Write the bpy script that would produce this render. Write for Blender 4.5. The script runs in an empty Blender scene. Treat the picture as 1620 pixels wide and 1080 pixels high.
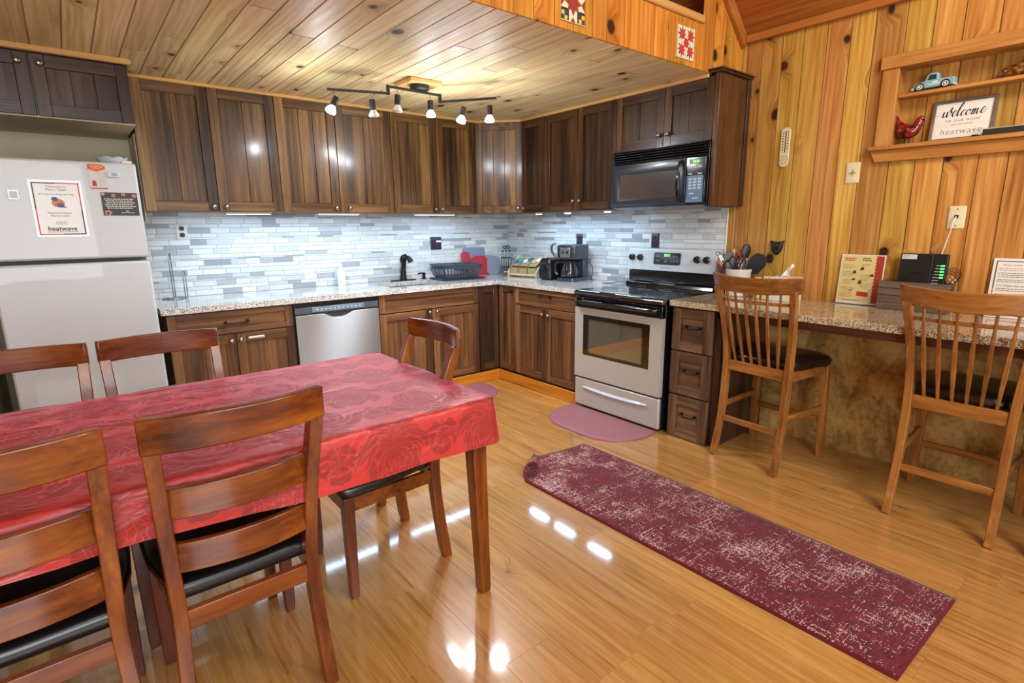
import bpy, bmesh, math, random
from mathutils import Vector, Matrix, noise
random.seed(7)
R = math.radians
SC = bpy.context.scene
COL = SC.collection
V = Vector

# ------------------------------------------------------------------ colour + node helpers
def lin(h):
    h = h.lstrip('#')
    out = []
    for i in (0, 2, 4):
        c = int(h[i:i+2], 16) / 255
        out.append(c/12.92 if c <= .04045 else ((c+.055)/1.055)**2.4)
    return (*out, 1)

class NT:
    """thin wrapper that makes node graphs short to write"""
    def __init__(s, name):
        s.mat = bpy.data.materials.new(name); s.mat.use_nodes = True
        s.t = s.mat.node_tree; s.b = s.t.nodes['Principled BSDF']; s.out = s.t.nodes['Material Output']
    def put(s, sock, v):
        if isinstance(v, bpy.types.NodeSocket): s.t.links.new(v, sock)
        elif v is not None: sock.default_value = v
    def n(s, typ, ins=None, **props):
        nd = s.t.nodes.new(typ)
        for k, v in props.items(): setattr(nd, k, v)
        for k, v in (ins or {}).items(): s.put(nd.inputs[k], v)
        return nd
    def m(s, op, a, b=None, c=None, clamp=False):
        nd = s.n('ShaderNodeMath', operation=op, use_clamp=clamp)
        s.put(nd.inputs[0], a)
        if b is not None: s.put(nd.inputs[1], b)
        if c is not None: s.put(nd.inputs[2], c)
        return nd.outputs[0]
    def xyz(s, x=0, y=0, z=0):
        return s.n('ShaderNodeCombineXYZ', {'X': x, 'Y': y, 'Z': z}).outputs[0]
    def sep(s, v):
        return s.n('ShaderNodeSeparateXYZ', {0: v}).outputs
    def noise(s, vec, scale=1, detail=4, rough=.55, dist=0):
        return s.n('ShaderNodeTexNoise', {'Vector': vec, 'Scale': scale, 'Detail': detail, 'Roughness': rough, 'Distortion': dist}).outputs[0]
    def ramp(s, fac, stops, interp='LINEAR'):
        nd = s.n('ShaderNodeValToRGB', {'Fac': fac}); cr = nd.color_ramp; cr.interpolation = interp
        while len(cr.elements) > 1: cr.elements.remove(cr.elements[-1])
        cr.elements[0].position = stops[0][0]; cr.elements[0].color = lin(stops[0][1]) if isinstance(stops[0][1], str) else stops[0][1]
        for p, c in stops[1:]:
            e = cr.elements.new(p); e.color = lin(c) if isinstance(c, str) else c
        return nd.outputs[0]
    def mix(s, fac, a, b, mode='MIX'):
        nd = s.n('ShaderNodeMix', data_type='RGBA', blend_type=mode)
        s.put(nd.inputs[0], fac); s.put(nd.inputs[6], lin(a) if isinstance(a, str) else a); s.put(nd.inputs[7], lin(b) if isinstance(b, str) else b)
        return nd.outputs[2]
    def mapr(s, v, a, b, c=0, d=1):
        return s.n('ShaderNodeMapRange', {0: v, 1: a, 2: b, 3: c, 4: d}).outputs[0]
    def hsv(s, col, h=.5, sat=1, val=1):
        return s.n('ShaderNodeHueSaturation', {'Hue': h, 'Saturation': sat, 'Value': val, 'Color': col}).outputs[0]
    def bump(s, h, strength=.2, dist=.01):
        s.put(s.b.inputs['Normal'], s.n('ShaderNodeBump', {'Height': h, 'Strength': strength, 'Distance': dist}).outputs[0])
    def set(s, **k):
        for a, v in k.items(): s.put(s.b.inputs[a.replace('_', ' ')], lin(v) if isinstance(v, str) and v.startswith('#') else v)
        return s.mat
    def objco(s, rnd=True):
        o = s.n('ShaderNodeTexCoord').outputs['Object']
        if rnd:
            r = s.n('ShaderNodeObjectInfo').outputs['Random']
            o = s.n('ShaderNodeVectorMath', {0: o, 1: s.xyz(s.m('MULTIPLY', r, 37.), s.m('MULTIPLY', r, 91.), s.m('MULTIPLY', r, 53.))}, operation='ADD').outputs[0]
        return o

MATS = {}
def plain(name, col, rough=.5, metal=0, coat=0, spec=.5, var=.06, scale=30, **k):
    """painted / moulded surface with a little tonal mottling"""
    if name in MATS: return MATS[name]
    t = NT(name); c = t.objco()
    nz = t.noise(c, scale, 3)
    base = t.mix(nz, t.hsv(lin(col), val=1-var), t.hsv(lin(col), val=1+var))
    t.set(Base_Color=base, Roughness=rough, Metallic=metal, Coat_Weight=coat, Coat_Roughness=.1, Specular_IOR_Level=spec, **k)
    MATS[name] = t.mat; return t.mat
def glow(name, col, strength):
    if name in MATS: return MATS[name]
    t = NT(name); t.set(Base_Color=col, Emission_Color=col, Emission_Strength=strength); MATS[name] = t.mat; return t.mat
def glass(name, col='#ffffff', rough=.02, trans=1., ior=1.45):
    if name in MATS: return MATS[name]
    t = NT(name); t.set(Base_Color=col, Roughness=rough, Transmission_Weight=trans, IOR=ior); MATS[name] = t.mat; return t.mat

def wood(name, stops, axis='z', streak=38, along=1.6, blotch=5., rough=.4, coat=0., spec=.5, bump=.15, tone=.1, crough=.12):
    """grain runs along one object axis; streaks, blotches and pores"""
    if name in MATS: return MATS[name]
    t = NT(name); x, y, z = t.sep(t.objco())
    def sc(a, l):
        return t.xyz(*[t.m('MULTIPLY', c, l if n == axis else a) for n, c in zip('xyz', (x, y, z))])
    s1 = t.noise(sc(streak, along), 1, 5, .6, .3)
    s2 = t.noise(sc(blotch, along*.55), 1, 3, .5, .6)
    s3 = t.noise(sc(streak*5, along*6), 1, 2, .5)
    rpi = t.n('ShaderNodeNewGeometry').outputs['Random Per Island']
    f = t.m('ADD', t.m('MULTIPLY', s1, .5), t.m('ADD', t.m('MULTIPLY', s2, .55), t.m('MULTIPLY', s3, .12)))
    f = t.m('ADD', t.mapr(f, .36, .82), t.m('MULTIPLY', t.m('SUBTRACT', rpi, .5), tone))
    col = t.ramp(f, stops)
    t.set(Base_Color=col, Roughness=t.mapr(s1, .3, .7, rough*.85, rough*1.15), Coat_Weight=coat, Coat_Roughness=crough, Specular_IOR_Level=spec)
    t.bump(s3, bump, .002)
    MATS[name] = t.mat; return t.mat

def boardmat(name, stops, knot='#3c1f10', rough=.4, coat=0., knots=1., hue=.02, val=.25, grain=55, along=1.3, sat=1., kscale=2.6, bump=.12, spec=.5, wave=.10, crough=.1, cior=1.5):
    """boards: uses the UV map in metres (u across, v along) and the per-board colour attribute bid"""
    t = NT(name)
    uv = t.n('ShaderNodeUVMap', uv_map='UVMap').outputs[0]; u, v, _ = t.sep(uv)
    bid = t.n('ShaderNodeAttribute', attribute_name='bid').outputs['Color']; b1, b2, b3 = t.sep(bid)
    off = t.m('MULTIPLY', b1, 61.)
    # knots
    kv = t.xyz(t.m('ADD', u, off), t.m('ADD', t.m('MULTIPLY', v, .8), t.m('MULTIPLY', b2, 17.)), 0)
    vo = t.n('ShaderNodeTexVoronoi', {'Vector': kv, 'Scale': kscale, 'Randomness': 1.}, voronoi_dimensions='2D')
    kd = vo.outputs['Distance']; kr, kg, kb = t.sep(vo.outputs['Color'])
    kn = t.noise(t.xyz(t.m('MULTIPLY', u, 30), t.m('MULTIPLY', v, 18), off), 1, 3)
    rad = t.m('MULTIPLY', t.m('MAXIMUM', t.m('SUBTRACT', kr, .45), 0), .17*knots)
    kdn = t.m('ADD', kd, t.m('MULTIPLY', t.m('SUBTRACT', kn, .5), .05))
    kmask = t.m('MULTIPLY', t.mapr(t.m('SUBTRACT', kdn, rad), .035, -.01), t.m('GREATER_THAN', rad, .008), clamp=True)
    halo = t.m('MULTIPLY', t.mapr(t.m('SUBTRACT', kdn, rad), .2, 0.), t.m('GREATER_THAN', rad, .008), clamp=True)
    # grain bends round the knots
    du = t.m('MULTIPLY', halo, .05)
    gv = t.xyz(t.m('MULTIPLY', t.m('ADD', u, du), grain), t.m('MULTIPLY', v, along), off)
    g1 = t.noise(gv, 1, 5, .6, .4)
    g2 = t.noise(t.xyz(t.m('MULTIPLY', t.m('ADD', u, t.m('MULTIPLY', halo, .03)), grain*.25), t.m('MULTIPLY', v, along*.6), off), 1, 3, .5, 1.)
    wv = t.n('ShaderNodeTexWave', {'Vector': t.xyz(t.m('ADD', u, t.m('MULTIPLY', halo, .06)), t.m('MULTIPLY', v, .09), off), 'Scale': 9., 'Distortion': 14., 'Detail': 3., 'Detail Scale': .9}, bands_direction='X').outputs['Fac']
    f = t.m('ADD', t.m('MULTIPLY', g1, .40), t.m('ADD', t.m('MULTIPLY', g2, .50), t.m('MULTIPLY', wv, wave)))
    col = t.ramp(t.mapr(f, .3, .72), stops)
    col = t.hsv(col, t.m('ADD', .5-hue/2, t.m('MULTIPLY', b2, hue)), sat, t.m('ADD', 1-val/2, t.m('MULTIPLY', b3, val)))
    col = t.mix(t.m('MULTIPLY', halo, .4), col, t.mix(.75, col, knot, 'MIX'))
    col = t.mix(kmask, col, knot)
    t.set(Base_Color=col, Roughness=t.mapr(g1, .3, .7, rough*.85, rough*1.2), Coat_Weight=coat, Coat_Roughness=crough, Coat_IOR=cior, Specular_IOR_Level=spec)
    t.bump(f, bump, .003)
    MATS[name] = t.mat; return t.mat

# ------------------------------------------------------------------ objects
def thing(name, label, cat, loc=(0, 0, 0), rz=0, group=None):
    o = bpy.data.objects.new(name, None); COL.objects.link(o)
    o.location = loc; o.rotation_euler = (0, 0, rz); o.empty_display_size = .05
    o['label'] = label; o['category'] = cat
    if group: o['group'] = group
    return o
def tag(o, label, cat, group=None):
    o['label'] = label; o['category'] = cat
    if group: o['group'] = group
    return o
def structure(o):
    o['kind'] = 'structure'; return o
def copy_tree(o, parent=None):
    c = o.copy(); COL.objects.link(c)
    if parent: c.parent = parent
    for ch in list(o.children): copy_tree(ch, c)
    return c

class MB:
    """collects shapes into ONE mesh; M maps local coordinates into the mesh"""
    def __init__(s, M=None):
        s.bm = bmesh.new(); s.M = M or Matrix(); s.mi = 0
        s.uv = None; s.bid = None
    def vs(s, pts): return [s.bm.verts.new(s.M @ V(p)) for p in pts]
    def face(s, vs):
        try:
            f = s.bm.faces.new(vs); f.material_index = s.mi; return f
        except ValueError: return None
    def bx(s, x0, x1, y0, y1, z0, z1):
        v = s.vs([(x0,y0,z0),(x1,y0,z0),(x1,y1,z0),(x0,y1,z0),(x0,y0,z1),(x1,y0,z1),(x1,y1,z1),(x0,y1,z1)])
        for q in ((3,2,1,0),(4,5,6,7),(0,1,5,4),(1,2,6,5),(2,3,7,6),(3,0,4,7)): s.face([v[i] for i in q])
        return s
    def loft(s, rings, cap=True, closed=True):
        rs = [s.vs(r) for r in rings]; n = len(rs[0])
        for a, b in zip(rs, rs[1:]):
            for i in range(n if closed else n-1):
                j = (i+1) % n; s.face([a[i], a[j], b[j], b[i]])
        if cap: s.face(rs[0][::-1]); s.face(rs[-1])
        return s
    def tube(s, pts, r, n=8, cap=True):
        pts = [V(p) for p in pts]; rings = []; N = None
        for i, p in enumerate(pts):
            t = (pts[min(i+1, len(pts)-1)] - pts[max(i-1, 0)]).normalized()
            if N is None: N = t.orthogonal().normalized()
            N = (N - t*N.dot(t)).normalized(); B = t.cross(N)
            rr = r[i] if isinstance(r, (list, tuple)) else r
            rings.append([p + (N*math.cos(a)+B*math.sin(a))*rr for a in (2*math.pi*k/n for k in range(n))])
        return s.loft(rings, cap)
    def ring(s, c, ax, rad, r, n=20, m=6):
        ax = V(ax).normalized(); N = ax.orthogonal().normalized(); B = ax.cross(N); rings = []
        for k in range(n+1):
            a = 2*math.pi*k/n; d = N*math.cos(a)+B*math.sin(a); p = V(c)+d*rad
            rings.append([p+(d*math.cos(q)+ax*math.sin(q))*r for q in (2*math.pi*j/m for j in range(m))])
        return s.loft(rings, False)
    def sweep(s, pts, side, w, h):
        """rectangular section swept along pts: w along side, h across it"""
        pts = [V(p) for p in pts]; side = V(side).normalized(); rings = []
        for i, p in enumerate(pts):
            t = (pts[min(i+1, len(pts)-1)] - pts[max(i-1, 0)]).normalized()
            k = t.cross(side).normalized()
            ww = (w[i] if isinstance(w, (list, tuple)) else w)/2; hh = (h[i] if isinstance(h, (list, tuple)) else h)/2
            rings.append([p-side*ww-k*hh, p+side*ww-k*hh, p+side*ww+k*hh, p-side*ww+k*hh])
        return s.loft(rings)
    def lathe(s, prof, c=(0,0,0), n=20, ax='z', cap=True):
        rings = []
        for r, h in prof:
            ring = []
            for k in range(n):
                a = 2*math.pi*k/n; p, q = max(r, 1e-4)*math.cos(a), max(r, 1e-4)*math.sin(a)
                d = {'z': (p, q, h), 'x': (h, p, q), '-x': (-h, q, p), 'y': (q, h, p), '-y': (p, -h, q)}[ax]
                ring.append(V(c)+V(d))
            rings.append(ring)
        return s.loft(rings, cap)
    def prism(s, poly, h0, h1, ax='z'):
        f = {'z': lambda p, h: (p[0], p[1], h), 'y': lambda p, h: (p[0], h, p[1]), 'x': lambda p, h: (h, p[0], p[1])}[ax]
        a = s.vs([f(p, h0) for p in poly]); b = s.vs([f(p, h1) for p in poly]); n = len(poly)
        s.face(a[::-1]); s.face(b)
        for i in range(n): s.face([a[i], a[(i+1) % n], b[(i+1) % n], b[i]])
        return s
    def ball(s, c, r, n=12, m=8, M=None):
        rr = r if isinstance(r, (tuple, list)) else (r, r, r)
        rings = []
        for j in range(m+1):
            a = -math.pi/2+math.pi*j/m
            rings.append([(c[0]+rr[0]*max(math.cos(a), 1e-3)*math.cos(2*math.pi*k/n), c[1]+rr[1]*max(math.cos(a), 1e-3)*math.sin(2*math.pi*k/n), c[2]+rr[2]*math.sin(a)) for k in range(n)])
        return s.loft(rings)
    def quad(s, a, b, c, d): s.face(s.vs([a, b, c, d])); return s
    def build(s, name, mats, parent=None, bevel=0, smooth=None, seg=2):
        bm = s.bm
        bmesh.ops.recalc_face_normals(bm, faces=bm.faces)
        me = bpy.data.meshes.new(name); bm.to_mesh(me); bm.free()
        for m_ in (mats if isinstance(mats, (list, tuple)) else [mats]): me.materials.append(m_)
        if smooth is not None:
            me.shade_smooth(); me.set_sharp_from_angle(angle=R(smooth))
        o = bpy.data.objects.new(name, me); COL.objects.link(o)
        if bevel:
            b = o.modifiers.new('bevel', 'BEVEL'); b.width = bevel; b.segments = seg; b.limit_method = 'ANGLE'; b.angle_limit = R(40)
            if smooth is None: me.shade_smooth(); me.set_sharp_from_angle(angle=R(40))
        if parent:
            o.parent = parent
            if parent.type == 'EMPTY': o.location = -parent.location
        return o

def frame(O, U, W, N):
    """matrix with local x=U, y=W, z=N and origin O"""
    U, W, N = V(U).normalized(), V(W).normalized(), V(N).normalized()
    return Matrix(((U.x, W.x, N.x, O[0]), (U.y, W.y, N.y, O[1]), (U.z, W.z, N.z, O[2]), (0, 0, 0, 1)))

def boards(name, M, rects, mat, groove=.004, ch=.004, parent=None, thick=.02):
    """board faces with v-grooves; rects are (u0,u1,v0,v1,id) on the plane of M"""
    bm = bmesh.new(); uvl = bm.loops.layers.uv.new('UVMap'); cl = bm.loops.layers.float_color.new('bid')
    rr = {}
    def q(pts, uvs, b):
        f = bm.faces.new([bm.verts.new(M @ V(p)) for p in pts])
        for l, c in zip(f.loops, uvs): l[uvl].uv = c; l[cl] = b
    for r in rects:
        u0, u1, v0, v1 = r[:4]; key = r[4] if len(r) > 4 else id(r)
        if key not in rr: rr[key] = (random.random(), random.random(), random.random(), 1)
        b = rr[key]; c = min(ch, (u1-u0)/3, (v1-v0)/3); g = -groove
        i = [(u0+c, v0+c), (u1-c, v0+c), (u1-c, v1-c), (u0+c, v1-c)]; o = [(u0, v0), (u1, v0), (u1, v1), (u0, v1)]
        q([(*p, 0) for p in i], i, b)
        for k in range(4):
            j = (k+1) % 4
            q([(*o[k], g), (*o[j], g), (*i[j], 0), (*i[k], 0)], [o[k], o[j], i[j], i[k]], (b[0], b[1], -.7, 1))
    bmesh.ops.remove_doubles(bm, verts=bm.verts, dist=1e-6)
    me = bpy.data.meshes.new(name); bm.to_mesh(me); bm.free(); me.materials.append(mat)
    o = bpy.data.objects.new(name, me); COL.objects.link(o)
    if parent:
        o.parent = parent
        if parent.type == 'EMPTY': o.location = -parent.location
    return o

def rowcuts(a, b, lo, hi):
    out = [a]
    while out[-1] < b-lo*.6: out.append(out[-1]+random.uniform(lo, hi))
    out[-1] = b; return out

def text(name, s, M, size, mat, parent, align='CENTER', shear=0, thick=.0004, spacing=1., bold=0, line=1.):
    """lettering as a thin mesh on the plane of M (x right, y up, z out)"""
    cu = bpy.data.curves.new(name, 'FONT'); cu.body = s; cu.size = size; cu.align_x = align; cu.shear = shear
    cu.extrude = thick; cu.space_character = spacing; cu.offset = bold; cu.space_line = line; cu.resolution_u = 3
    tmp = bpy.data.objects.new('tmp', cu); COL.objects.link(tmp)
    me = bpy.data.meshes.new_from_object(tmp.evaluated_get(bpy.context.evaluated_depsgraph_get()))
    bpy.data.objects.remove(tmp); bpy.data.curves.remove(cu)
    me.transform(M); me.materials.clear(); me.materials.append(mat); me.name = name
    o = bpy.data.objects.new(name, me); COL.objects.link(o)
    if parent:
        o.parent = parent
        if parent.type == 'EMPTY': o.location = -parent.location
    return o

def spline(pts, k=6):
    """Catmull-Rom through points"""
    P = [V(p) for p in pts]; P = [P[0]*2-P[1]] + P + [P[-1]*2-P[-2]]; out = []
    for i in range(1, len(P)-2):
        for j in range(k):
            t = j/k; a, b, c, d = P[i-1], P[i], P[i+1], P[i+2]
            out.append(.5*((2*b)+(c-a)*t+(2*a-5*b+4*c-d)*t*t+(3*b-a-3*c+d)*t**3))
    out.append(P[-2]); return out
# ------------------------------------------------------------------ materials
M_WALL = boardmat('knotty_pine_wall', [(0, '#84561f'), (.3, '#b07a36'), (.65, '#c49348'), (1, '#d6ae64')], knot='#3a1d0d', rough=.42, coat=.0, val=.46, hue=.03, grain=80, along=1.6, kscale=3.6, knots=1.05, spec=.35)
M_LOFT = boardmat('amber_pine_loft', [(0, '#9c5c1c'), (.4, '#bd7a2a'), (.7, '#cd903c'), (1, '#dba853')], knot='#3f1c08', rough=.5, val=.3, hue=.012, grain=40, kscale=3.4, spec=.25)
M_CEIL = boardmat('pale_pine_ceiling', [(0, '#b89a62'), (.35, '#d2b880'), (.65, '#e2cd9a'), (1, '#efdfb4')], knot='#46270f', rough=.5, coat=.0, val=.3, hue=.02, grain=40, kscale=3.4, knots=.95, sat=.95, spec=.25)
M_SLOPE = boardmat('reddish_pine_vault', [(0, '#8a4a1c'), (.5, '#a96428'), (1, '#bf7c38')], knot='#3a1a08', rough=.45, val=.2)
M_FLOOR = boardmat('honey_laminate', [(0, '#945f2c'), (.3, '#b07d40'), (.65, '#c19050'), (1, '#cda263')], knot='#7a4a1c', rough=.3, coat=1., knots=.12, val=.14, hue=.008, grain=130, along=3.2, bump=.012, spec=.4, wave=.04, crough=.07, cior=1.7)
PINE = [(0, '#935620'), (.5, '#b57a38'), (1, '#cc9852')]
def pine(ax): return wood('pine_trim_'+ax, PINE, ax, rough=.45, streak=95, along=3., tone=.2)
def paletrim(ax): return wood('pale_trim_'+ax, [(0, '#b98542'), (.5, '#d2a45f'), (1, '#e2bb7c')], ax, rough=.4, streak=45)
def kickpine(ax): return wood('kick_pine_'+ax, [(0, '#7a3d08'), (.35, '#b8701a'), (.7, '#cd8526'), (1, '#d8953a')], ax, rough=.35, streak=25, blotch=14)
UP = [(0, '#1d120a'), (.28, '#3e2917'), (.52, '#644727'), (.78, '#8d6a3c'), (1, '#ad9058')]
LO = [(0, '#2a190f'), (.28, '#50331e'), (.55, '#714c2d'), (.8, '#8b633c'), (1, '#a07a4f')]
DK = [(0, '#1a100b'), (.4, '#38231a'), (.75, '#533826'), (1, '#6e4e36')]
def upw(ax): return wood('stained_upper_'+ax, UP, ax, streak=34, along=1.1, blotch=7.5, rough=.36, coat=.4, crough=.15, bump=.2, tone=.24, spec=.35)
def upr(ax): return wood('stained_right_'+ax, [(0, '#160d07'), (.3, '#301e11'), (.6, '#4e341e'), (.85, '#6f4e2e'), (1, '#8a6740')], ax, streak=34, along=1.1, blotch=7.5, rough=.36, coat=.3, crough=.15, bump=.2, tone=.24, spec=.3)
def low(ax): return wood('stained_base_'+ax, LO, ax, streak=36, along=1.2, blotch=7., rough=.36, coat=.15, bump=.2, tone=.3)
def dkw(ax): return wood('stained_dark_'+ax, DK, ax, streak=34, along=1.1, blotch=6., rough=.3, coat=.2, bump=.2)
CH = [(0, '#341606'), (.33, '#5f2a0b'), (.65, '#834512'), (1, '#a8651e')]
def cherry(ax): return wood('cherry_'+ax, CH, ax, streak=30, along=3, blotch=9, rough=.24, coat=.35, bump=.04)
CHD = [(0, '#32140a'), (.4, '#552413'), (.7, '#6f321a'), (1, '#824022')]
def cherryd(ax): return wood('dark_cherry_'+ax, CHD, ax, streak=30, along=3, blotch=9, rough=.25, coat=.3, bump=.04)
OK_ = [(0, '#5a3415'), (.35, '#835222'), (.65, '#a06a30'), (1, '#b88646')]
def oak(ax): return wood('oak_'+ax, OK_, ax, streak=60, along=3.5, blotch=8, rough=.32, coat=.15, bump=.12)

BLACK = plain('black_gloss', '#0b0b0d', .12, coat=.5)
BLACKM = plain('black_satin', '#1b1d21', .42)
BLACKP = plain('black_plastic', '#17181b', .3)
BRONZE = plain('oiled_bronze', '#2a2321', .35, metal=.7)
CHROME = plain('chrome', '#c9ccd0', .16, metal=1.)
NICKEL = plain('brushed_nickel', '#a39d96', .28, metal=1.)
WHITE = plain('white_plastic', '#e9e8e2', .45)
IVORY = plain('ivory_plastic', '#d9cda4', .45)
PAPER = plain('paper', '#e6e2d8', .7, var=.02)
INK = plain('ink_black', '#1a1716', .7)
INKG = plain('ink_grey', '#6d6862', .7)
INKO = plain('ink_orange', '#d9582b', .6)
INKR = plain('ink_red', '#b9322c', .6)
CREAM = plain('cream_paint', '#c9c0a0', .6, var=.03, scale=4)
SHADOW = plain('dark_gap', '#0a0807', .9)
def steel(name='stainless', ax='x', col='#c2c4c6', rough=.3, metal=.5, aniso=0):
    if name in MATS: return MATS[name]
    t = NT(name); x, y, z = t.sep(t.objco(False))
    a, b = 3., 500.
    nz = t.noise(t.xyz(t.m('MULTIPLY', x, a if ax == 'x' else b), t.m('MULTIPLY', y, a if ax == 'y' else b), t.m('MULTIPLY', z, b)), 1, 2)
    t.set(Base_Color=t.mix(nz, t.hsv(lin(col), val=.97), t.hsv(lin(col), val=1.03)), Metallic=metal, Roughness=t.mapr(nz, 0, 1, rough*.8, rough*1.2))
    if aniso:
        t.set(Anisotropic=aniso, Anisotropic_Rotation=.25, Roughness=rough); t.put(t.b.inputs['Tangent'], t.n('ShaderNodeTangent', direction_type='RADIAL', axis='Z').outputs[0])
    MATS[name] = t.mat; return t.mat
STEELX = steel('stainless_back', 'x')
STEELY = steel('stainless_side', 'y', '#bcbbb5', .36, .3)

def granite(name, stops, s=1.):
    t = NT(name); c = t.objco(False)
    v = t.n('ShaderNodeTexVoronoi', {'Vector': c, 'Scale': 280*s}); r, g, b = t.sep(v.outputs['Color'])
    n1 = t.noise(c, 60*s, 3); n2 = t.noise(c, 14*s, 2)
    f = t.m('ADD', t.m('MULTIPLY', r, .62), t.m('MULTIPLY', t.m('ADD', n1, n2), .19))
    t.set(Base_Color=t.ramp(f, stops, 'CONSTANT'), Roughness=.09, Coat_Weight=.3, Coat_Roughness=.03)
    MATS[name] = t.mat; return t.mat
GRAN = granite('speckled_granite', [(0, '#3c3b3c'), (.27, '#7f7b77'), (.35, '#aeaaa4'), (.43, '#d2cfca'), (.54, '#e8e6e2'), (.74, '#c9c2b6'), (.79, '#f0eeea')])
GRANB = granite('tan_granite', [(0, '#332c26'), (.28, '#7d6a52'), (.36, '#a99372'), (.45, '#c6b594'), (.58, '#d8caab'), (.7, '#b6a07c'), (.77, '#e2d7bf')], .85)

# ------------------------------------------------------------------ the setting
ZC, YF = 2.293, -2.464                 # kitchen ceiling height, loft face
XL = -5.3
def strip(a, b, lo, hi, v0, v1, lmin=None, lmax=None):
    out = []; cs = rowcuts(a, b, lo, hi)
    for u0, u1 in zip(cs, cs[1:]):
        if lmin:
            vs = [v0-random.uniform(0, lmax*.8)]
            while vs[-1] < v1: vs.append(vs[-1]+random.uniform(lmin, lmax))
            for p, q in zip(vs, vs[1:]):
                p, q = max(p, v0), min(q, v1)
                if q-p > .02: out.append((u0, u1, p, q))
        else: out.append((u0, u1, v0, v1))
    return out

f = boards('floor', frame((0, 0, 0), (1, 0, 0), (0, 1, 0), (0, 0, 1)), strip(XL, .02, .185, .19, -7.2, .02, 1.1, 1.5), M_FLOOR, .0004, .0009)
structure(f)

# right wall with the recessed shelf opening
NY0, NY1, NZ0, NZ1 = 3.372, 4.45, 1.795, 2.188
cs = [2.44, 2.50]+rowcuts(2.50, NY0, .085, .14)[1:]+rowcuts(NY0, NY1, .11, .15)[1:]+rowcuts(NY1, 7.2, .1, .15)[1:]
rects = []
for k, (a, b) in enumerate(zip(cs, cs[1:])):
    if a >= NY0-1e-4 and b <= NY1+1e-4:
        rects += [(a, b, 0, NZ0, k), (a, b, NZ1, 2.75, k)]
    else: rects.append((a, b, 0, 2.75, k))
rects.append((-.05, 2.44, 0, 2.4, 999))
MR = frame((0, 0, 0), (0, -1, 0), (0, 0, 1), (-1, 0, 0))
structure(boards('wall_right', MR, rects, M_WALL, .004, .0025))
# back wall + left wall
mb = MB(); mb.bx(XL, .1, 0, .1, 0, 2.4); structure(mb.build('wall_back', CREAM))
mb = MB(); mb.bx(-4.06, -4.0, -.74, 0, 0, ZC); structure(mb.build('wall_alcove', CREAM))
mb = MB(); mb.bx(-3.188, -3.1825, -.338, -.006, 1.44, 1.957); structure(mb.build('trim_alcove_side', CREAM))
structure(boards('wall_left', frame((XL, 0, 0), (0, 1, 0), (0, 0, 1), (1, 0, 0)), strip(-7.2, 0, .1, .15, 0, 2.75), M_WALL))
# kitchen ceiling
structure(boards('ceiling', frame((0, 0, ZC), (1, 0, 0), (0, -1, 0), (0, 0, -1)), strip(XL, 0, .118, .124, 0, -YF, 1.6, 3.2), M_CEIL))
# loft face above the kitchen, opening above the sill
rects = strip(XL, -.47, .1, .15, ZC, 2.548)+strip(-.47, 0, .075, .13, ZC, 3.3)
structure(boards('wall_loft', frame((0, YF, 0), (1, 0, 0), (0, 0, 1), (0, -1, 0)), rects, M_LOFT, .004, .0025))
structure(boards('wall_loft_inner', frame((0, -1.5, 0), (1, 0, 0), (0, 0, 1), (0, -1, 0)), strip(XL, 0, .1, .15, 2.36, 5), M_LOFT))
mb = MB(); mb.bx(XL, 0, YF+.004, 0, 2.33, 2.36); structure(mb.build('floor_loft', pine('x')))
mb = MB(); mb.bx(XL, -.47, YF-.012, YF+.10, 2.548, 2.592); structure(mb.build('trim_loft_sill', paletrim('x'), bevel=.006))
# vault
SA = math.atan(.91); sd = V((-math.cos(SA), 0, math.sin(SA)))
structure(boards('ceiling_vault', frame((0, 0, 2.56), sd, (0, 1, 0), (-math.sin(SA), 0, -math.cos(SA))), strip(0, 3.6, .12, .13, -7.2, 0), M_SLOPE))
structure(boards('ceiling_vault_far', frame((XL, 0, 2.56), (math.cos(SA), 0, math.sin(SA)), (0, -1, 0), (math.sin(SA), 0, -math.cos(SA))), strip(0, 3.6, .12, .13, 0, 7.2), M_SLOPE))
mb = MB()
mb.bx(-.03, -.002, -7.2, YF-.03, 2.515, 2.565)
structure(mb.build('trim_vault_right', wood('red_trim_y', [(0, '#8c4c1c'), (.5, '#a9662a'), (1, '#bd7c3c')], 'y'), bevel=.006))
mb = MB(); e = frame((0, YF-.03, 2.52), sd, (0, 1, 0), (-math.sin(SA), 0, -math.cos(SA)))
mb.M = e; mb.bx(-.0, 2.5, 0, .03, -.03, .04)
structure(mb.build('trim_vault_loft', wood('red_trim_x', [(0, '#8c4c1c'), (.5, '#a9662a'), (1, '#bd7c3c')], 'x'), bevel=.005))
# crown strips where the cabinets meet the ceiling
def crown(name, pts, t=.022, h=.022):
    mb = MB(); mb.sweep([(x, y, ZC-h/2) for x, y in pts], (0, 0, 1), h, t)
    structure(mb.build(name, paletrim('x' if abs(pts[0][0]-pts[-1][0]) > abs(pts[0][1]-pts[-1][1]) else 'y'), bevel=.005))
crown('trim_crown_back', [(-3.19, -.371), (-.652, -.371)])
crown('trim_crown_corner', [(-.655, -.372), (-.372, -.655)])
crown('trim_crown_right', [(-.371, -.652), (-.371, YF+.004)])
crown('trim_crown_fridge', [(-4.0, -.69), (-3.19, -.69)], .03, .03)
crown('trim_crown_fridge_end', [(-3.192, -.69), (-3.192, -.372)], .02)
# baseboards in front of the base cabinets
mb = MB(); mb.bx(-3.18, -.642, -.658, -.642, 0, .095)
structure(mb.build('baseboard_back', kickpine('x'), bevel=.006))
mb = MB(); mb.bx(-.658, -.642, -1.645, -.64, 0, .095)
structure(mb.build('baseboard_right', kickpine('y'), bevel=.006))
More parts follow.
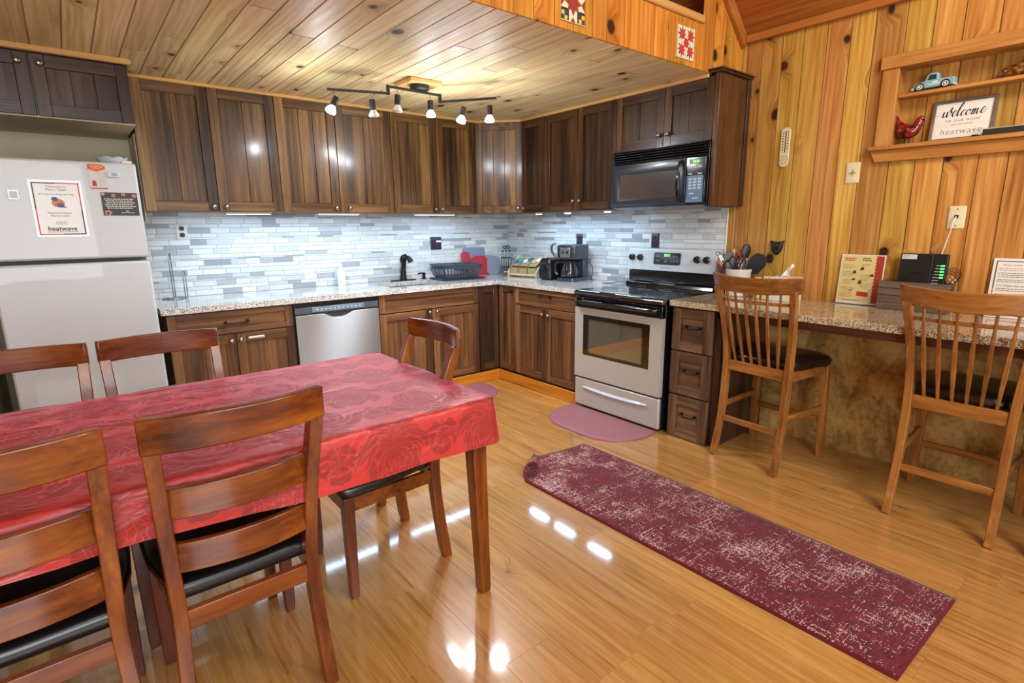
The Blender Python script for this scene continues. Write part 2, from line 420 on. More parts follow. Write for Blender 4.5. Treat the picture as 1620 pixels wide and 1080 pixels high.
# under-bar panel
t = NT('mottled_panel'); c = t.objco(False); x, y, z = t.sep(c)
a = t.noise(t.xyz(x, t.m('MULTIPLY', y, 1.6), t.m('MULTIPLY', z, .9)), 4, 5, .65, .5); b = t.noise(c, 40, 4, .7)
t.set(Base_Color=t.ramp(t.m('ADD', t.m('MULTIPLY', a, .75), t.m('MULTIPLY', b, .25)), [(.3, '#553b19'), (.43, '#8f7038'), (.55, '#c4a15e'), (.7, '#dcbe80')]), Roughness=.55)
mb = MB(); mb.bx(-.03, -.002, -7.1, -2.80, 0, .87); structure(mb.build('wall_panel_bar', t.mat))

# mosaic splashback: one sheet, every tile its own tone
def tiles(name, M, u0, u1, v0, v1):
    bm = bmesh.new(); cl = bm.loops.layers.float_color.new('tint'); uvl = bm.loops.layers.uv.new('UVMap')
    rnd = random.Random(3 if u0 < -1 else 9); g = .0012
    def q(p, c):
        f = bm.faces.new([bm.verts.new(M @ V(x)) for x in p])
        for l, x in zip(f.loops, p): l[cl] = c; l[uvl].uv = x[:2]
    q([(u0, v0, 0), (u1, v0, 0), (u1, v1, 0), (u0, v1, 0)], (.62, 0, 0, 1))
    v = v0; k = 0; hs = [.04, .026, .04, .012, .03]
    while v < v1-.008:
        h = min(hs[k % 5], v1-v); k += 1
        u = u0-rnd.uniform(0, .12)
        while u < u1:
            L = rnd.choice([.1, .13, .15, .18]); a, b = max(u, u0), min(u+L, u1); u += L
            if b-a < .006: continue
            r = rnd.random()
            tone = rnd.uniform(.84, .98) if r < .62 else (rnd.uniform(.68, .84) if r < .86 else rnd.uniform(.36, .55))
            c = (tone, rnd.random(), 1, 1); d = .0035; e = .001
            i = [(a+g+e, v+g+e, d), (b-g-e, v+g+e, d), (b-g-e, v+h-g-e, d), (a+g+e, v+h-g-e, d)]
            o = [(a+g, v+g, 0), (b-g, v+g, 0), (b-g, v+h-g, 0), (a+g, v+h-g, 0)]
            q(i, c)
            for j in range(4): q([o[j], o[(j+1) % 4], i[(j+1) % 4], i[j]], c)
        v += h
    me = bpy.data.meshes.new(name); bm.to_mesh(me); bm.free()
    t = MATS.get('mosaic')
    if not t:
        t = NT('mosaic'); at = t.n('ShaderNodeAttribute', attribute_name='tint').outputs['Color']; r, gg, b = t.sep(at)
        c = t.objco(False); n = t.noise(c, 26, 5, .65, 1.6)
        val = t.m('ADD', r, t.m('MULTIPLY', t.m('SUBTRACT', n, .5), .22))
        col = t.ramp(val, [(.3, '#8b9299'), (.5, '#a4abb0'), (.7, '#bec4c8'), (.9, '#d4d9db'), (1, '#e2e4e4')])
        t.set(Base_Color=col, Roughness=t.mapr(gg, 0, 1, .15, .4)); t = MATS['mosaic'] = t.mat
    me.materials.append(t); o = bpy.data.objects.new(name, me); COL.objects.link(o); return structure(o)
tiles('wall_tiles_back', frame((0, -.004, 0), (1, 0, 0), (0, 0, 1), (0, -1, 0)), -3.25, -.004, .911, 1.50)
tiles('wall_tiles_right', frame((-.004, 0, 0), (0, -1, 0), (0, 0, 1), (-1, 0, 0)), .006, 2.442, .911, 1.50)
mb = MB(); mb.bx(-.012, -.002, -2.448, -2.442, .911, 1.5); structure(mb.build('trim_tile_edge', WHITE))
# ------------------------------------------------------------------ cabinets
def knob(parent, O, N, mat=None, r=.016):
    """round cabinet knob standing on point O, axis N"""
    U = V(N).orthogonal(); mb = MB(frame(O, U, V(N).cross(U), N))
    mb.lathe([(.007, 0), (.006, .009), (.008, .012), (r*.95, .016), (r, .021), (r*.85, .026), (r*.4, .029), (0, .0295)], n=16)
    o = mb.build('knob', mat or NICKEL, parent, smooth=50); return o
def pull(parent, O, U, N, L, mat=None, drop=.0):
    """bow handle: two posts and a bowed bar"""
    U, N = V(U), V(N); W = N.cross(U)
    mb = MB()
    a, b = V(O)-U*L/2, V(O)+U*L/2
    mb.tube(spline([a, a+N*.02-U*.004, a+N*.028+U*.012-W*drop, V(O)+N*.03-W*drop*1.3, b+N*.028-U*.012-W*drop, b+N*.02+U*.004, b], 5), .0045, 8)
    for p in (a, b):
        mb.tube([p, p+N*.003, p+N*.004], [.011, .011, .006], 12)
        mb.ball(p+N*.022, .008, 10, 6)
    return mb.build('handle', mat or BRONZE, parent, smooth=50)
def door(parent, name, O, U, N, w, h, mv, mh, st=.06, rl=.065, planks=2, t=.02, mp=None, gap=.002):
    """framed door: stiles and rails round recessed vertical planks. O is its lower left front... back corner"""
    U, N = V(U), V(N); mb = MB(frame(O, U, (0, 0, 1), N)); w0, w1, h0, h1 = gap, w-gap, gap, h-gap
    mb.mi = 0
    for a, b in ((w0, w0+st), (w1-st, w1)): mb.bx(a, b, h0, h1, 0, t)
    mb.mi = 1
    for a, b in ((h0, h0+rl), (h1-rl, h1)): mb.bx(w0+st, w1-st, a, b, 0, t-.0006)
    mb.mi = 2
    pw = (w1-w0-2*st)/planks
    for k in range(planks):
        a = w0+st+pw*k; mb.bx(a+.0012, a+pw-.0012, h0+rl, h1-rl, 0, t*.5 if k % 2 else t*.42)
    return mb.build(name, [mv, mh, mp or mv], parent, bevel=.0016, seg=1)
def drawer(parent, O, U, N, w, h, mh, mv, st=.05, rl=.035, t=.02, gap=.002):
    U, N = V(U), V(N); mb = MB(frame(O, U, (0, 0, 1), N)); w0, w1, h0, h1 = gap, w-gap, gap, h-gap
    mb.mi = 1
    for a, b in ((w0, w0+st), (w1-st, w1)): mb.bx(a, b, h0, h1, 0, t)
    mb.mi = 0
    for a, b in ((h0, h0+rl), (h1-rl, h1)): mb.bx(w0+st, w1-st, a, b, 0, t-.0006)
    mb.bx(w0+st, w1-st, h0+rl, h1-rl, 0, t*.45)
    return mb.build('drawer', [mh, mv], parent, bevel=.0016, seg=1)
X, Y, Z = V((1, 0, 0)), V((0, 1, 0)), V((0, 0, 1))
nX, nY = -X, -Y
HB, HT = 1.498, ZC-.002               # upper cabinets
def upper_back(x0, x1, splits, knobs, label, planks):
    t = thing('wall_cabinet', label, 'cabinet', ((x0+x1)/2, -.17, HB), group='tall dark wall cabinets over the counter')
    mb = MB(); mb.bx(x0+.001, x1-.001, -.340, -.006, HB, HT); mb.build('carcass', upw('z'), t)
    xs = [x0]+splits+[x1]
    for i, (a, b) in enumerate(zip(xs, xs[1:])):
        d = door(t, 'door', (a, -.34, HB), X, nY, b-a, HT-HB-.012, upw('z'), upw('x'), planks=planks[i])
        knob(d, (knobs[i], -.36, HB+.034), nY)
upper_back(-3.182, -2.355, [-2.767], [-2.800, -2.725], 'first tall dark wall cabinet beside the fridge, left of the glossy ones', [2, 2])
upper_back(-2.355, -1.476, [-1.929], [-1.965, -1.860], 'middle tall dark wall cabinet, shiny under the left end of the track light', [3, 2])
upper_back(-1.476, -.652, [-1.058], [-1.092, -1.026], 'tall dark wall cabinet above the faucet, nearest the room corner', [3, 3])
# diagonal corner cabinet
t = thing('corner_cabinet', 'diagonal corner wall cabinet with one dark glossy door above the knife block', 'cabinet', (-.3, -.3, HB))
mb = MB(); mb.prism([(-.65, -.006), (-.65, -.335), (-.335, -.65), (-.006, -.65), (-.006, -.006)], HB, HT); mb.build('carcass', upw('z'), t)
dg = V((.29, -.29, 0)); w = dg.length; dn = dg.normalized(); dN = V((-1, -1, 0)).normalized()
d = door(t, 'door', V((-.65, -.36, HB))-dN*.016, dn, dN, w, HT-HB-.012, upw('z'), upw('x'), planks=3, st=.05, t=.018)
knob(d, V((-.65, -.36, HB+.045))+dn*(w-.035), dN)
def upper_right(y0, y1, splits, knobs, z0, label, planks, kz=.04, st=.055):
    t = thing('wall_cabinet', label, 'cabinet', (-.17, (y0+y1)/2, z0), group='dark wall cabinets on the right-hand wall')
    mb = MB(); mb.bx(-.340, -.006, y1+.001, y0-.001, z0, HT); mb.build('carcass', upr('z'), t)
    ys = [y0]+splits+[y1]
    for i, (a, b) in enumerate(zip(ys, ys[1:])):
        d = door(t, 'door', (-.34, a, z0), nY, nX, a-b, HT-z0-.012, upr('z'), upr('y'), planks=planks[i], st=st)
        knob(d, (-.36, knobs[i], z0+kz), nX)
upper_right(-.652, -.955, [], [-.68], HB, 'narrow dark wall cabinet with one door, right of the diagonal corner cabinet', [2], st=.045)
upper_right(-.955, -1.718, [-1.335], [-1.300, -1.370], HB, 'dark two-door wall cabinet above the coffee maker, left of the microwave', [2, 2], .078)
upper_right(-1.718, -2.50, [-2.135], [-2.102, -2.170], 1.902, 'short dark two-door wall cabinet right above the microwave', [2, 2], .075)
# end panel of the run
t = thing('end_panel', 'tall dark brown end panel with a small cap closing the cabinets right of the microwave', 'panel', (-.18, -2.52, HB))
mb = MB(); mb.bx(-.365, -.045, -2.536, -2.502, HB, HT); mb.build('panel', wood('end_panel_z', [(0, '#1d0f07'), (.4, '#3d240d'), (.7, '#5c3a17'), (1, '#7c5225')], 'z', rough=.28, coat=.3, streak=12, along=.9), t, bevel=.003)
mb = MB(); mb.bx(-.045, -.003, -2.545, -2.502, HB, HT); mb.build('wall_stile', dkw('z'), t, bevel=.002)
mb = MB(); mb.bx(-.385, -.003, -2.556, YF-.002, HT, HT+.012); mb.bx(-.395, -.003, -2.566, YF-.002, HT+.012, HT+.022)
mb.build('cap', dkw('y'), t, bevel=.004)
# cabinet above the fridge
t = thing('fridge_cabinet', 'short dark cabinet with two doors above the white refrigerator', 'cabinet', (-3.6, -.33, 1.97))
mb = MB(); mb.mi = 0; mb.bx(-3.998, -3.205, -.645, -.006, 1.97, HT)
o = mb.build('carcass', [dkw('z')], t)
mb = MB(); mb.bx(-3.998, -3.20, -.64, -.006, 1.958, 1.969); mb.build('underside', CREAM, t)
for a, b, k in ((-3.998, -3.617, None), (-3.612, -3.203, -3.575)):
    d = door(t, 'door', (a, -.645, 1.962), X, nY, b-a, HT-1.962-.03, dkw('z'), dkw('x'), planks=3, st=.055, rl=.06)
    knob(d, (-3.575 if k else -3.66, -.665, 2.215 if k else 2.215), nY)

# base cabinets -----------------------------------------------------
BT = .873                                # underside of the counter
def base_back(name, label, x0, x1, top=BT-.001):
    t = thing(name, label, 'cabinet', ((x0+x1)/2, -.3, 0)); mb = MB(); mb.bx(x0+.002, x1-.002, -.603, -.006, 0, top)
    if top < .8: mb.bx(x0+.002, x0+.02, -.603, -.006, top, BT-.001); mb.bx(x1-.02, x1-.002, -.603, -.006, top, BT-.001)
    mb.build('carcass', low('z'), t); return t
t = base_back('base_cabinet', 'brown base cabinet with drawer and two doors between refrigerator and dishwasher', -3.19, -2.436)
d = drawer(t, (-3.19, -.605, .715), X, nY, .752, .15, low('x'), low('z'))
pull(d, (-2.80, -.622, .79), X, nY, .13, drop=.006)
for a, b, k in ((-3.19, -2.82, -2.845), (-2.815, -2.438, -2.79)):
    d = door(t, 'door', (a, -.605, .098), X, nY, b-a, .612, low('z'), low('x'), st=.055, rl=.06, planks=2)
    knob(d, (k, -.625, .668), nY, CHROME if k < -2.8 else NICKEL)
b_ = MB(); b_.tube([(-2.735, -.63, .672), (-2.645, -.63, .676)], .004, 8); b_.bx(-2.74, -2.64, -.627, -.625, .664, .68)
b_.build('towel_clip', WHITE, d)
t = base_back('sink_cabinet', 'brown sink base cabinet with false drawer front and two doors right of the dishwasher', -1.795, -.842, .69)
d = drawer(t, (-1.793, -.605, .722), X, nY, .948, .145, low('x'), low('z'))
for a, b, k in ((-1.793, -1.325, -1.352), (-1.32, -.845, -1.282)):
    d = door(t, 'door', (a, -.605, .098), X, nY, b-a, .62, low('z'), low('x'), st=.06, rl=.06, planks=3)
    knob(d, (k, -.625, .695), nY, NICKEL)
# corner cabinet with two folding leaves
t = thing('corner_base_cabinet', 'base corner cabinet with two narrow folding door leaves in the inner corner', 'cabinet', (-.3, -.3, 0))
mb = MB(); mb.prism([(-.84, -.006), (-.84, -.603), (-.603, -.603), (-.603, -.866), (-.006, -.866), (-.006, -.006)], 0, BT-.001); mb.build('carcass', dkw('z'), t)
o = door(t, 'door', (-.838, -.605, .098), X, nY, .208, .768, dkw('z'), dkw('x'), st=.05, rl=.06, planks=1); o['label'] = 'dark leaf facing the room'
o = door(t, 'door', (-.605, -.632, .098), nY, nX, .232, .768, low('z'), low('y'), st=.045, rl=.055, planks=2); o['label'] = 'lighter brown leaf with a knob'
knob(o, (-.625, -.832, .83), nX, BRONZE)
t = thing('base_cabinet', 'brown base cabinet with drawer and two doors left of the stove', 'cabinet', (-.3, -1.25, 0))
mb = MB(); mb.bx(-.603, -.006, -1.648, -.868, 0, BT-.001); mb.build('carcass', low('z'), t)
d = drawer(t, (-.605, -.869, .722), nY, nX, .776, .145, low('y'), low('z'), st=.04)
pull(d, (-.622, -1.245, .815), nY, nX, .12)
for a, b, k in ((-.869, -1.256, -1.222), (-1.26, -1.645, -1.296)):
    d = door(t, 'door', (-.605, a, .098), nY, nX, a-b, .62, low('z'), low('y'), st=.05, rl=.06, planks=2)
    knob(d, (-.625, k, .665), nX, NICKEL)
# drawer stack right of the stove
t = thing('drawer_cabinet', 'narrow dark three-drawer base cabinet between the stove and the bar stools', 'cabinet', (-.32, -2.61, 0))
mb = MB(); mb.bx(-.612, -.006, -2.752, -2.466, 0, BT-.001); mb.build('carcass', dkw('z'), t)
LD = wood('drawer_brown_y', [(0, '#281b12'), (.35, '#4d3727'), (.65, '#6d523b'), (1, '#8d7155')], 'y', streak=26, blotch=9)
LDz = wood('drawer_brown_z', [(0, '#281b12'), (.35, '#4d3727'), (.65, '#6d523b'), (1, '#8d7155')], 'z', streak=26, blotch=9)
for z0, z1 in ((.004, .292), (.298, .586), (.592, .868)):
    d = drawer(t, (-.613, -2.467, z0), nY, nX, .286, z1-z0, LD, LDz, st=.06, rl=.06)
    pull(d, (-.622, -2.617, (z0+z1)/2+.02), nY, nX, .095, drop=.006)

# counters: boxes round the sink hole -------------------------------
CT = .911
t = thing('kitchen_counter', 'speckled pale granite countertop running along the tiled walls to the stove', 'countertop', (-1.9, -.3, BT))
mb = MB(); SX0, SX1, SY0, SY1 = -1.63, -1.07, -.52, -.13
for q in ((-3.215, SX0, -.645, -.006), (SX0, SX1, -.645, SY0), (SX0, SX1, SY1, -.006), (SX1, -.645, -.645, -.006), (-.645, -.006, -1.648, -.006)):
    mb.bx(*q, BT, CT)
mb.build('slab', GRAN, t)
t2 = thing('sink', 'undermounted stainless sink bowl set into the granite below the faucet', 'sink', (-1.35, -.33, .70))
mb = MB(); z0 = .70
def rrect(x0, x1, y0, y1, r, z, n=5):
    out = []
    for cx, cy, a0 in ((x1-r, y1-r, 0), (x0+r, y1-r, 90), (x0+r, y0+r, 180), (x1-r, y0+r, 270)):
        for k in range(n+1):
            a = R(a0+90*k/n); out.append((cx+r*math.cos(a), cy+r*math.sin(a), z))
    return out
mb.loft([rrect(SX0-.012, SX1+.012, SY0-.012, SY1+.012, .05, BT-.0015), rrect(SX0, SX1, SY0, SY1, .05, BT-.001), rrect(SX0+.005, SX1-.005, SY0+.005, SY1-.005, .05, z0+.03), rrect(SX0+.03, SX1-.03, SY0+.03, SY1-.03, .04, z0)], cap=False)
mb.face(mb.vs(rrect(SX0+.03, SX1-.03, SY0+.03, SY1-.03, .04, z0)))
mb.build('bowl', plain('sink_steel', '#9fb0bd', .25, metal=.9), t2, smooth=40)
mb = MB(); mb.lathe([(.04, .002), (.04, .005), (.02, .004), (0, .003)], (-1.35, -.33, z0), 16); mb.build('drain', CHROME, t2)
t = thing('bar_counter', 'tan granite breakfast bar along the pine wall with two stools in front', 'countertop', (-.3, -4, BT))
mb = MB(); mb.bx(-.645, -.006, -6.0, -2.447, BT, CT); mb.build('slab', GRANB, t, bevel=.004)
mb = MB(); mb.bx(-.60, -.565, -6.0, -2.762, .825, BT-.001); mb.build('apron', wood('apron_y', [(0, '#2b170d'), (.5, '#55301c'), (1, '#7a4a2c')], 'y'), t)
mb = MB(); mb.bx(-.60, -.032, -2.80, -2.757, 0, BT-.001); mb.build('support_panel', dkw('z'), t)
# ------------------------------------------------------------------ stove
GREEN = glow('green_digits', '#7dff4a', 2.2)
DGLASS = plain('dark_oven_glass', '#0d0d0c', .05, coat=1., spec=.8)
t = thing('stove', 'stainless electric stove with black glass cooktop between the counters', 'stove', (-.37, -2.04, 0))
y0, y1 = -1.655, -2.434
mb = MB(); mb.bx(-.655, -.012, y1, y0, .03, .886); mb.bx(-.62, -.05, y1+.03, y0-.03, 0, .03); mb.build('body', plain('black_enamel', '#0c0c0d', .35), t, bevel=.003)
mb = MB(); P = [(-.705, .893), (-.700, .905), (-.688, .914), (-.64, .916), (-.10, .916), (-.10, .886), (-.69, .872), (-.703, .88)]
mb.prism([(a, b) for a, b in P], y1-.004, y0+.004, 'y'); o = mb.build('cooktop', plain('cooktop_glass', '#08080a', .04, coat=1., spec=1., var=0), t, bevel=.004)
mb = MB()
for cx, cy, r in ((-.50, -1.86, .10), (-.50, -2.24, .075), (-.24, -1.86, .075), (-.24, -2.24, .1)): mb.ring((cx, cy, .9162), Z, r, .0012, 32, 4)
mb.build('burner_mark', plain('burner_grey', '#3a3d42', .3), o)
mb = MB(); mb.bx(-.690, -.656, y1+.004, y0-.004, .789, .868); d0 = mb.build('door_band', BLACK, t, bevel=.004)
mb = MB()
mb.tube(spline([(-.690, y0-.03, .845), (-.722, y0-.045, .84), (-.735, y0-.09, .838), (-.740, -2.045, .838), (-.735, y1+.09, .838), (-.722, y1+.045, .84), (-.690, y1+.03, .845)], 6), .0155, 10); mb.build('oven_handle', BLACK, t, smooth=50)
# oven door with its window opening
mb = MB(M=frame((-.656, 0, 0), nY, Z, nX)); a, b = -y0, -y1; wa, wb, wz0, wz1 = 1.738, 2.338, .432, .738
for q in ((a, wa, .258, .787), (wb, b, .258, .787), (wa, wb, .258, wz0), (wa, wb, wz1, .787)): mb.bx(*q, 0, .034)
dr = mb.build('oven_door', STEELY, t)
mb = MB(M=frame((-.656, 0, 0), nY, Z, nX))
for q in ((wa, wa+.045, wz0, wz1), (wb-.06, wb, wz0, wz1), (wa+.045, wb-.06, wz0, wz0+.022), (wa+.045, wb-.06, wz1-.032, wz1)): mb.bx(*q, .004, .0335)
mb.build('window_frame', DGLASS, dr)
mb = MB(M=frame((-.656, 0, 0), nY, Z, nX)); mb.bx(wa+.044, wb-.059, wz0+.021, wz1-.031, .004, .026)
mb.build('window_glass', plain('oven_window', '#989c8c', .05, metal=.8, coat=1.), dr)
mb = MB(M=frame((-.656, 0, 0), nY, Z, nX)); mb.bx(a+.003, b-.003, .03, .243, 0, .03)
dw = mb.build('storage_drawer', STEELY, t, bevel=.008)
mb = MB(M=frame((-.6525, 0, 0), nY, Z, nX))
n = 18; rings = []
for k in range(n+1):
    s = k/n; u = 1.742+.598*s; hh = .012*math.sin(math.pi*min(1, max(0, s)))**.35+.0015; dz = -.012*math.sin(math.pi*s)
    rings.append([(u, .182+dz-hh, .0345), (u, .182+dz-hh*.2, .049), (u, .182+dz+hh, .0375), (u, .182+dz+hh, .0345)])
mb.loft(rings); mb.build('drawer_handle', plain('bright_handle', '#d9e4ee', .25, metal=.5), dw, smooth=40)
# backguard
mb = MB(); mb.prism([(-.012, 1.03), (-.055, 1.032), (-.098, 1.036), (-.082, 1.195), (-.07, 1.203), (-.012, 1.203)], y1+.002, y0-.002, 'y'); bg = mb.build('control_panel', steel('stainless_panel', 'y', '#cdd7de', .35, .25), t, bevel=.004)
mb = MB(); mb.prism([(-.012, .9165), (-.115, .9165), (-.105, .94), (-.075, .955), (-.075, 1.0305), (-.012, 1.0305)], y1+.004, y0-.004, 'y'); mb.build('splash_back', BLACK, t, bevel=.003)
cpn = V((-1, 0, .1)).normalized(); cpu = V((.1, 0, 1)).normalized()
def cp(y, z): return V((-.098+(z-1.036)*.1006, y, z))
for k, yy in enumerate((-1.70, -1.778, -2.28, -2.357)):
    mb = MB(frame(cp(yy, 1.132), nY, cpu, cpn)); mb.lathe([(.026, .001), (.026, .006), (.021, .01), (.019, .026), (.016, .03), (0, .0305)], n=20); mb.bx(-.004, .004, -.019, .019, .026, .036)
    mb.build('knob', BLACK, bg, smooth=40)
mb = MB(frame(cp(-2.025, 1.13), nY, cpu, cpn)); mb.prism([(p[0], p[1]) for p in rrect(-.118, .118, -.045, .045, .012, 0)], .0005, .004); dsp = mb.build('clock_panel', BLACK, bg)
text('clock_digits', '10:11', frame(cp(-2.025, 1.147)+cpn*.0045, nY, cpu, cpn), .026, GREEN, dsp, bold=.0006)
mb = MB(frame(cp(-2.025, 1.13), nY, cpu, cpn))
for u, v in ((-.09, .018), (-.07, .018), (-.09, -.016), (-.07, -.016), (.06, .018), (.085, .018), (.04, -.016), (.065, -.016), (.09, -.016)):
    mb.bx(u-.006, u+.006, v-.003, v+.001, .004, .0047)
for v, w in ((-.01, .005), (-.018, .008), (-.026, .013)): mb.bx(-.012-w, -.012+w, v-.001, v+.001, .004, .0047)
mb.build('button_marks', plain('mark_grey', '#b9bcc2', .5), dsp)
mb = MB(frame(cp(-2.02, 1.062), nY, cpu, cpn)); mb.bx(-.05, .05, -.003, .003, .0003, .0012); mb.build('badge', plain('badge_grey', '#8f9ca8', .4), bg)

# ------------------------------------------------------------------ microwave
MWB = plain('microwave_black', '#2b3039', .28, coat=.2)
t = thing('microwave', 'black over-the-range microwave with green clock, hung under the short wall cabinet', 'microwave', (-.2, -2.11, 1.5))
y0, y1 = -1.722, -2.494
MM = frame((-.365, 0, 0), nY, Z, nX)
mb = MB(); mb.bx(-.365, -.008, y1, y0, 1.508, 1.897); mb.build('body', MWB, t, bevel=.002)
mb = MB(); mb.prism([(-.008, 1.492), (-.33, 1.492), (-.395, 1.507), (-.008, 1.507)], y1+.015, y0-.015, 'y'); mb.build('underside', plain('grey_metal', '#767d86', .35, metal=.6), t)
mb = MB(); 
for k in range(5):
    z = 1.812+k*.0165; mb.prism([(-.366, z), (-.402, z+.001), (-.404, z+.006), (-.366, z+.016)], y1+.002, y0-.002, 'y')
mb.bx(-.400, -.366, y1, y0, 1.8925, 1.897); mb.build('vent_grille', plain('black_vent', '#15161a', .3, coat=.3), t, bevel=.001)
mb = MB(MM); a, b = -y0, 2.352; wa, wb, wz0, wz1 = 1.800, 2.288, 1.566, 1.735
# frame sloping in to the window
O4 = [(a, 1.51), (b, 1.51), (b, 1.806), (a, 1.806)]; I4 = [(wa, wz0), (wb, wz0), (wb, wz1), (wa, wz1)]; O5 = [(a+.02, 1.53), (b-.035, 1.53), (b-.035, 1.785), (a+.02, 1.785)]
mb.loft([[(*p, 0) for p in O4], [(*p, .034) for p in O4], [(*p, .040) for p in O5], [(*p, .026) for p in I4], [(*p, .02) for p in I4]], cap=False)
dr = mb.build('door', MWB, t, bevel=.003)
mb = MB(MM); mb.bx(wa-.002, wb+.002, wz0-.002, wz1+.002, .012, .0255)
mb.build('door_window', plain('microwave_window', '#8b9096', .09, metal=.8, coat=1.), dr)
mb = MB(MM); mb.sweep(spline([(2.322, 1.532, .038), (2.322, 1.545, .058), (2.322, 1.60, .076), (2.322, 1.66, .08), (2.322, 1.72, .076), (2.322, 1.775, .058), (2.322, 1.788, .038)], 5), (1, 0, 0), .026, .014)
mb.build('door_handle', BLACK, dr, smooth=60, bevel=.004)
mb = MB(MM); mb.bx(2.354, 2.4935, 1.51, 1.806, 0, .036); cpn_ = mb.build('control_panel', BLACK, t, bevel=.004)
mb = MB(MM); mb.bx(2.362, 2.482, 1.545-.022, 1.69, .036, .0375); kp = mb.build('keypad', plain('keypad_blue', '#5d7f9f', .35), cpn_)
mb = MB(MM)
for r_ in range(4):
    for c_ in range(3): mb.bx(2.377+c_*.034, 2.400+c_*.034, 1.664-r_*.019, 1.674-r_*.019, .0375, .0382)
mb.bx(2.385, 2.42, 1.575, 1.583, .0375, .0382); mb.bx(2.41, 2.452, 1.546, 1.552, .0375, .0382)
mb.build('key_marks', plain('key_grey', '#c2d2e0', .5), kp)
mb = MB(MM); mb.bx(2.376, 2.468, 1.762, 1.794, .036, .0372); dsp = mb.build('display', plain('display_green', '#2c3d1c', .2), cpn_)
text('clock_digits', '10:12', frame(MM @ V((2.424, 1.770, .0375)), nY, Z, nX), .022, GREEN, dsp, bold=.0006)
mb = MB(MM)
for u in (2.368, 2.402, 2.438): mb.bx(u, u+.03, 1.738, 1.75, .036, .0368)
for u in (2.37, 2.44): mb.bx(u, u+.03, 1.697, 1.706, .036, .0368)
mb.build('button_marks', plain('mark_grey', '#b9bcc2', .5), cpn_)

# ------------------------------------------------------------------ dishwasher
t = thing('dishwasher', 'stainless dishwasher with dark control strip and pocket handle under the counter', 'dishwasher', (-2.115, -.32, 0))
x0, x1 = -2.432, -1.800
mb = MB(); mb.bx(x0, x1, -.60, -.012, .0, BT-.002); mb.build('body', BLACKP, t)
DM = frame((0, -.60, 0), X, Z, nY)
mb = MB(DM); n = 24
# door face: the top edge dips in the middle to form the pocket
top = [(x0+.003+(x1-x0-.006)*k/n, .782-(.038*max(0, math.cos((k/n-.5)*math.pi*2.9)) if abs(k/n-.5) < .172 else 0)) for k in range(n+1)]
mb.prism([(x0+.003, .10), (x1-.003, .10)]+top[::-1], 0, .042); mb.build('door', steel('stainless_washer', 'x', '#a2a6aa', .40, .85, 1.), t, bevel=.003)
mb = MB(DM); mb.prism([(x0+.003, .835), (x0+.003, .79), (x0+.2, .788), (x1-.2, .788), (x1-.003, .79), (x1-.003, .835)], .0, .036); mb.bx(x0+.2, x1-.2, .74, .79, 0, .008); cpn_ = mb.build('control_strip', plain('strip_grey', '#4c545c', .3), t, bevel=.002)
mb = MB(DM); mb.bx(x0+.12, x1-.12, .796, .832, .036, .043); pn = mb.build('button_panel', plain('panel_blue', '#6e8194', .3), cpn_, bevel=.003)
mb = MB(DM)
for k in range(11): mb.bx(x0+.15+k*.032, x0+.166+k*.032, .812, .818, .043, .0437)
mb.build('button_marks', plain('key_grey', '#c2d2e0', .5), pn)
mb = MB(DM); mb.bx(x0+.003, x1-.003, .836, .868, 0, .02); mb.build('top_trim', BLACKP, t)
mb = MB(DM); mb.bx(x0+.003, x1-.003, .0, .095, .0, .01); mb.build('kick_plate', BLACKP, t)

# ------------------------------------------------------------------ refrigerator
t = NT('fridge_white'); c = t.objco(False); nz = t.noise(c, 170, 2)
FR = t.set(Base_Color='#c3c9ce', Roughness=.32, Coat_Weight=.25); t.bump(nz, .35, .004); MATS['fridge_white'] = FR
t = thing('refrigerator', 'white two-door top-freezer refrigerator with papers on its freezer door', 'refrigerator', (-3.575, -.42, 0))
x0, x1 = -3.905, -3.243
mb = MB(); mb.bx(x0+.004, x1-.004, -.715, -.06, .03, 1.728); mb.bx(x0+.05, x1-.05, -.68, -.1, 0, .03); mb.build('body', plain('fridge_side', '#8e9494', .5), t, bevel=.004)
mb = MB(); mb.bx(x0, x1, -.80, -.722, 1.236, 1.737); FD = mb.build('freezer_door', FR, t, bevel=.012, seg=3)
mb = MB(); mb.bx(x0, x1, -.80, -.722, .07, 1.216); mb.build('fridge_door', FR, t, bevel=.012, seg=3)
mb = MB(); mb.bx(x0+.01, x1-.01, -.722, -.713, .07, 1.73); mb.build('door_seal', plain('seal_grey', '#5c605f', .7), t)
mb = MB(); mb.bx(x1-.06, x1-.012, -.77, -.68, 1.7375, 1.752); mb.build('hinge_cap', WHITE, t, bevel=.005)
mb = MB(); mb.bx(x0+.02, x1-.02, -.74, -.70, .0, .065); mb.build('toe_grille', BLACKP, t)

# ------------------------------------------------------------------ track light
COOL = (0.80, 0.90, 1.0)
t = thing('track_light', 'black zigzag track light with six spot heads hanging from the kitchen ceiling', 'ceiling light', (-1.7, -1.21, ZC))
mb = MB(); mb.bx(-1.81, -1.585, -1.315, -1.09, 2.268, ZC-.001); mb.build('mounting_block', wood('block_pine', [(0, '#b5803f'), (.5, '#d0a35f'), (1, '#dfbb80')], 'x'), t, bevel=.003)
mb = MB(); mb.lathe([(.062, 2.268), (.064, 2.262), (.062, 2.244), (.05, 2.238), (0, 2.237)], (-1.70, -1.225, 0), 24); mb.build('canopy', BLACKM, t, smooth=40)
A, B_, C_, D_ = V((-2.272, -1.13, 2.187)), V((-1.937, -1.25, 2.187)), V((-1.559, -1.238, 2.187)), V((-1.328, -1.545, 2.187)); up = V((0, 0, .04))
mb = MB()
for p, q in ((A, B_), (B_+up, C_+up), (C_, D_)): mb.sweep([p, q], Z, .013, .013)
for p in (B_, C_): mb.bx(p.x-.008, p.x+.008, p.y-.008, p.y+.008, p.z-.008, p.z+.048)
mb.build('track_bar', BLACKM, t)
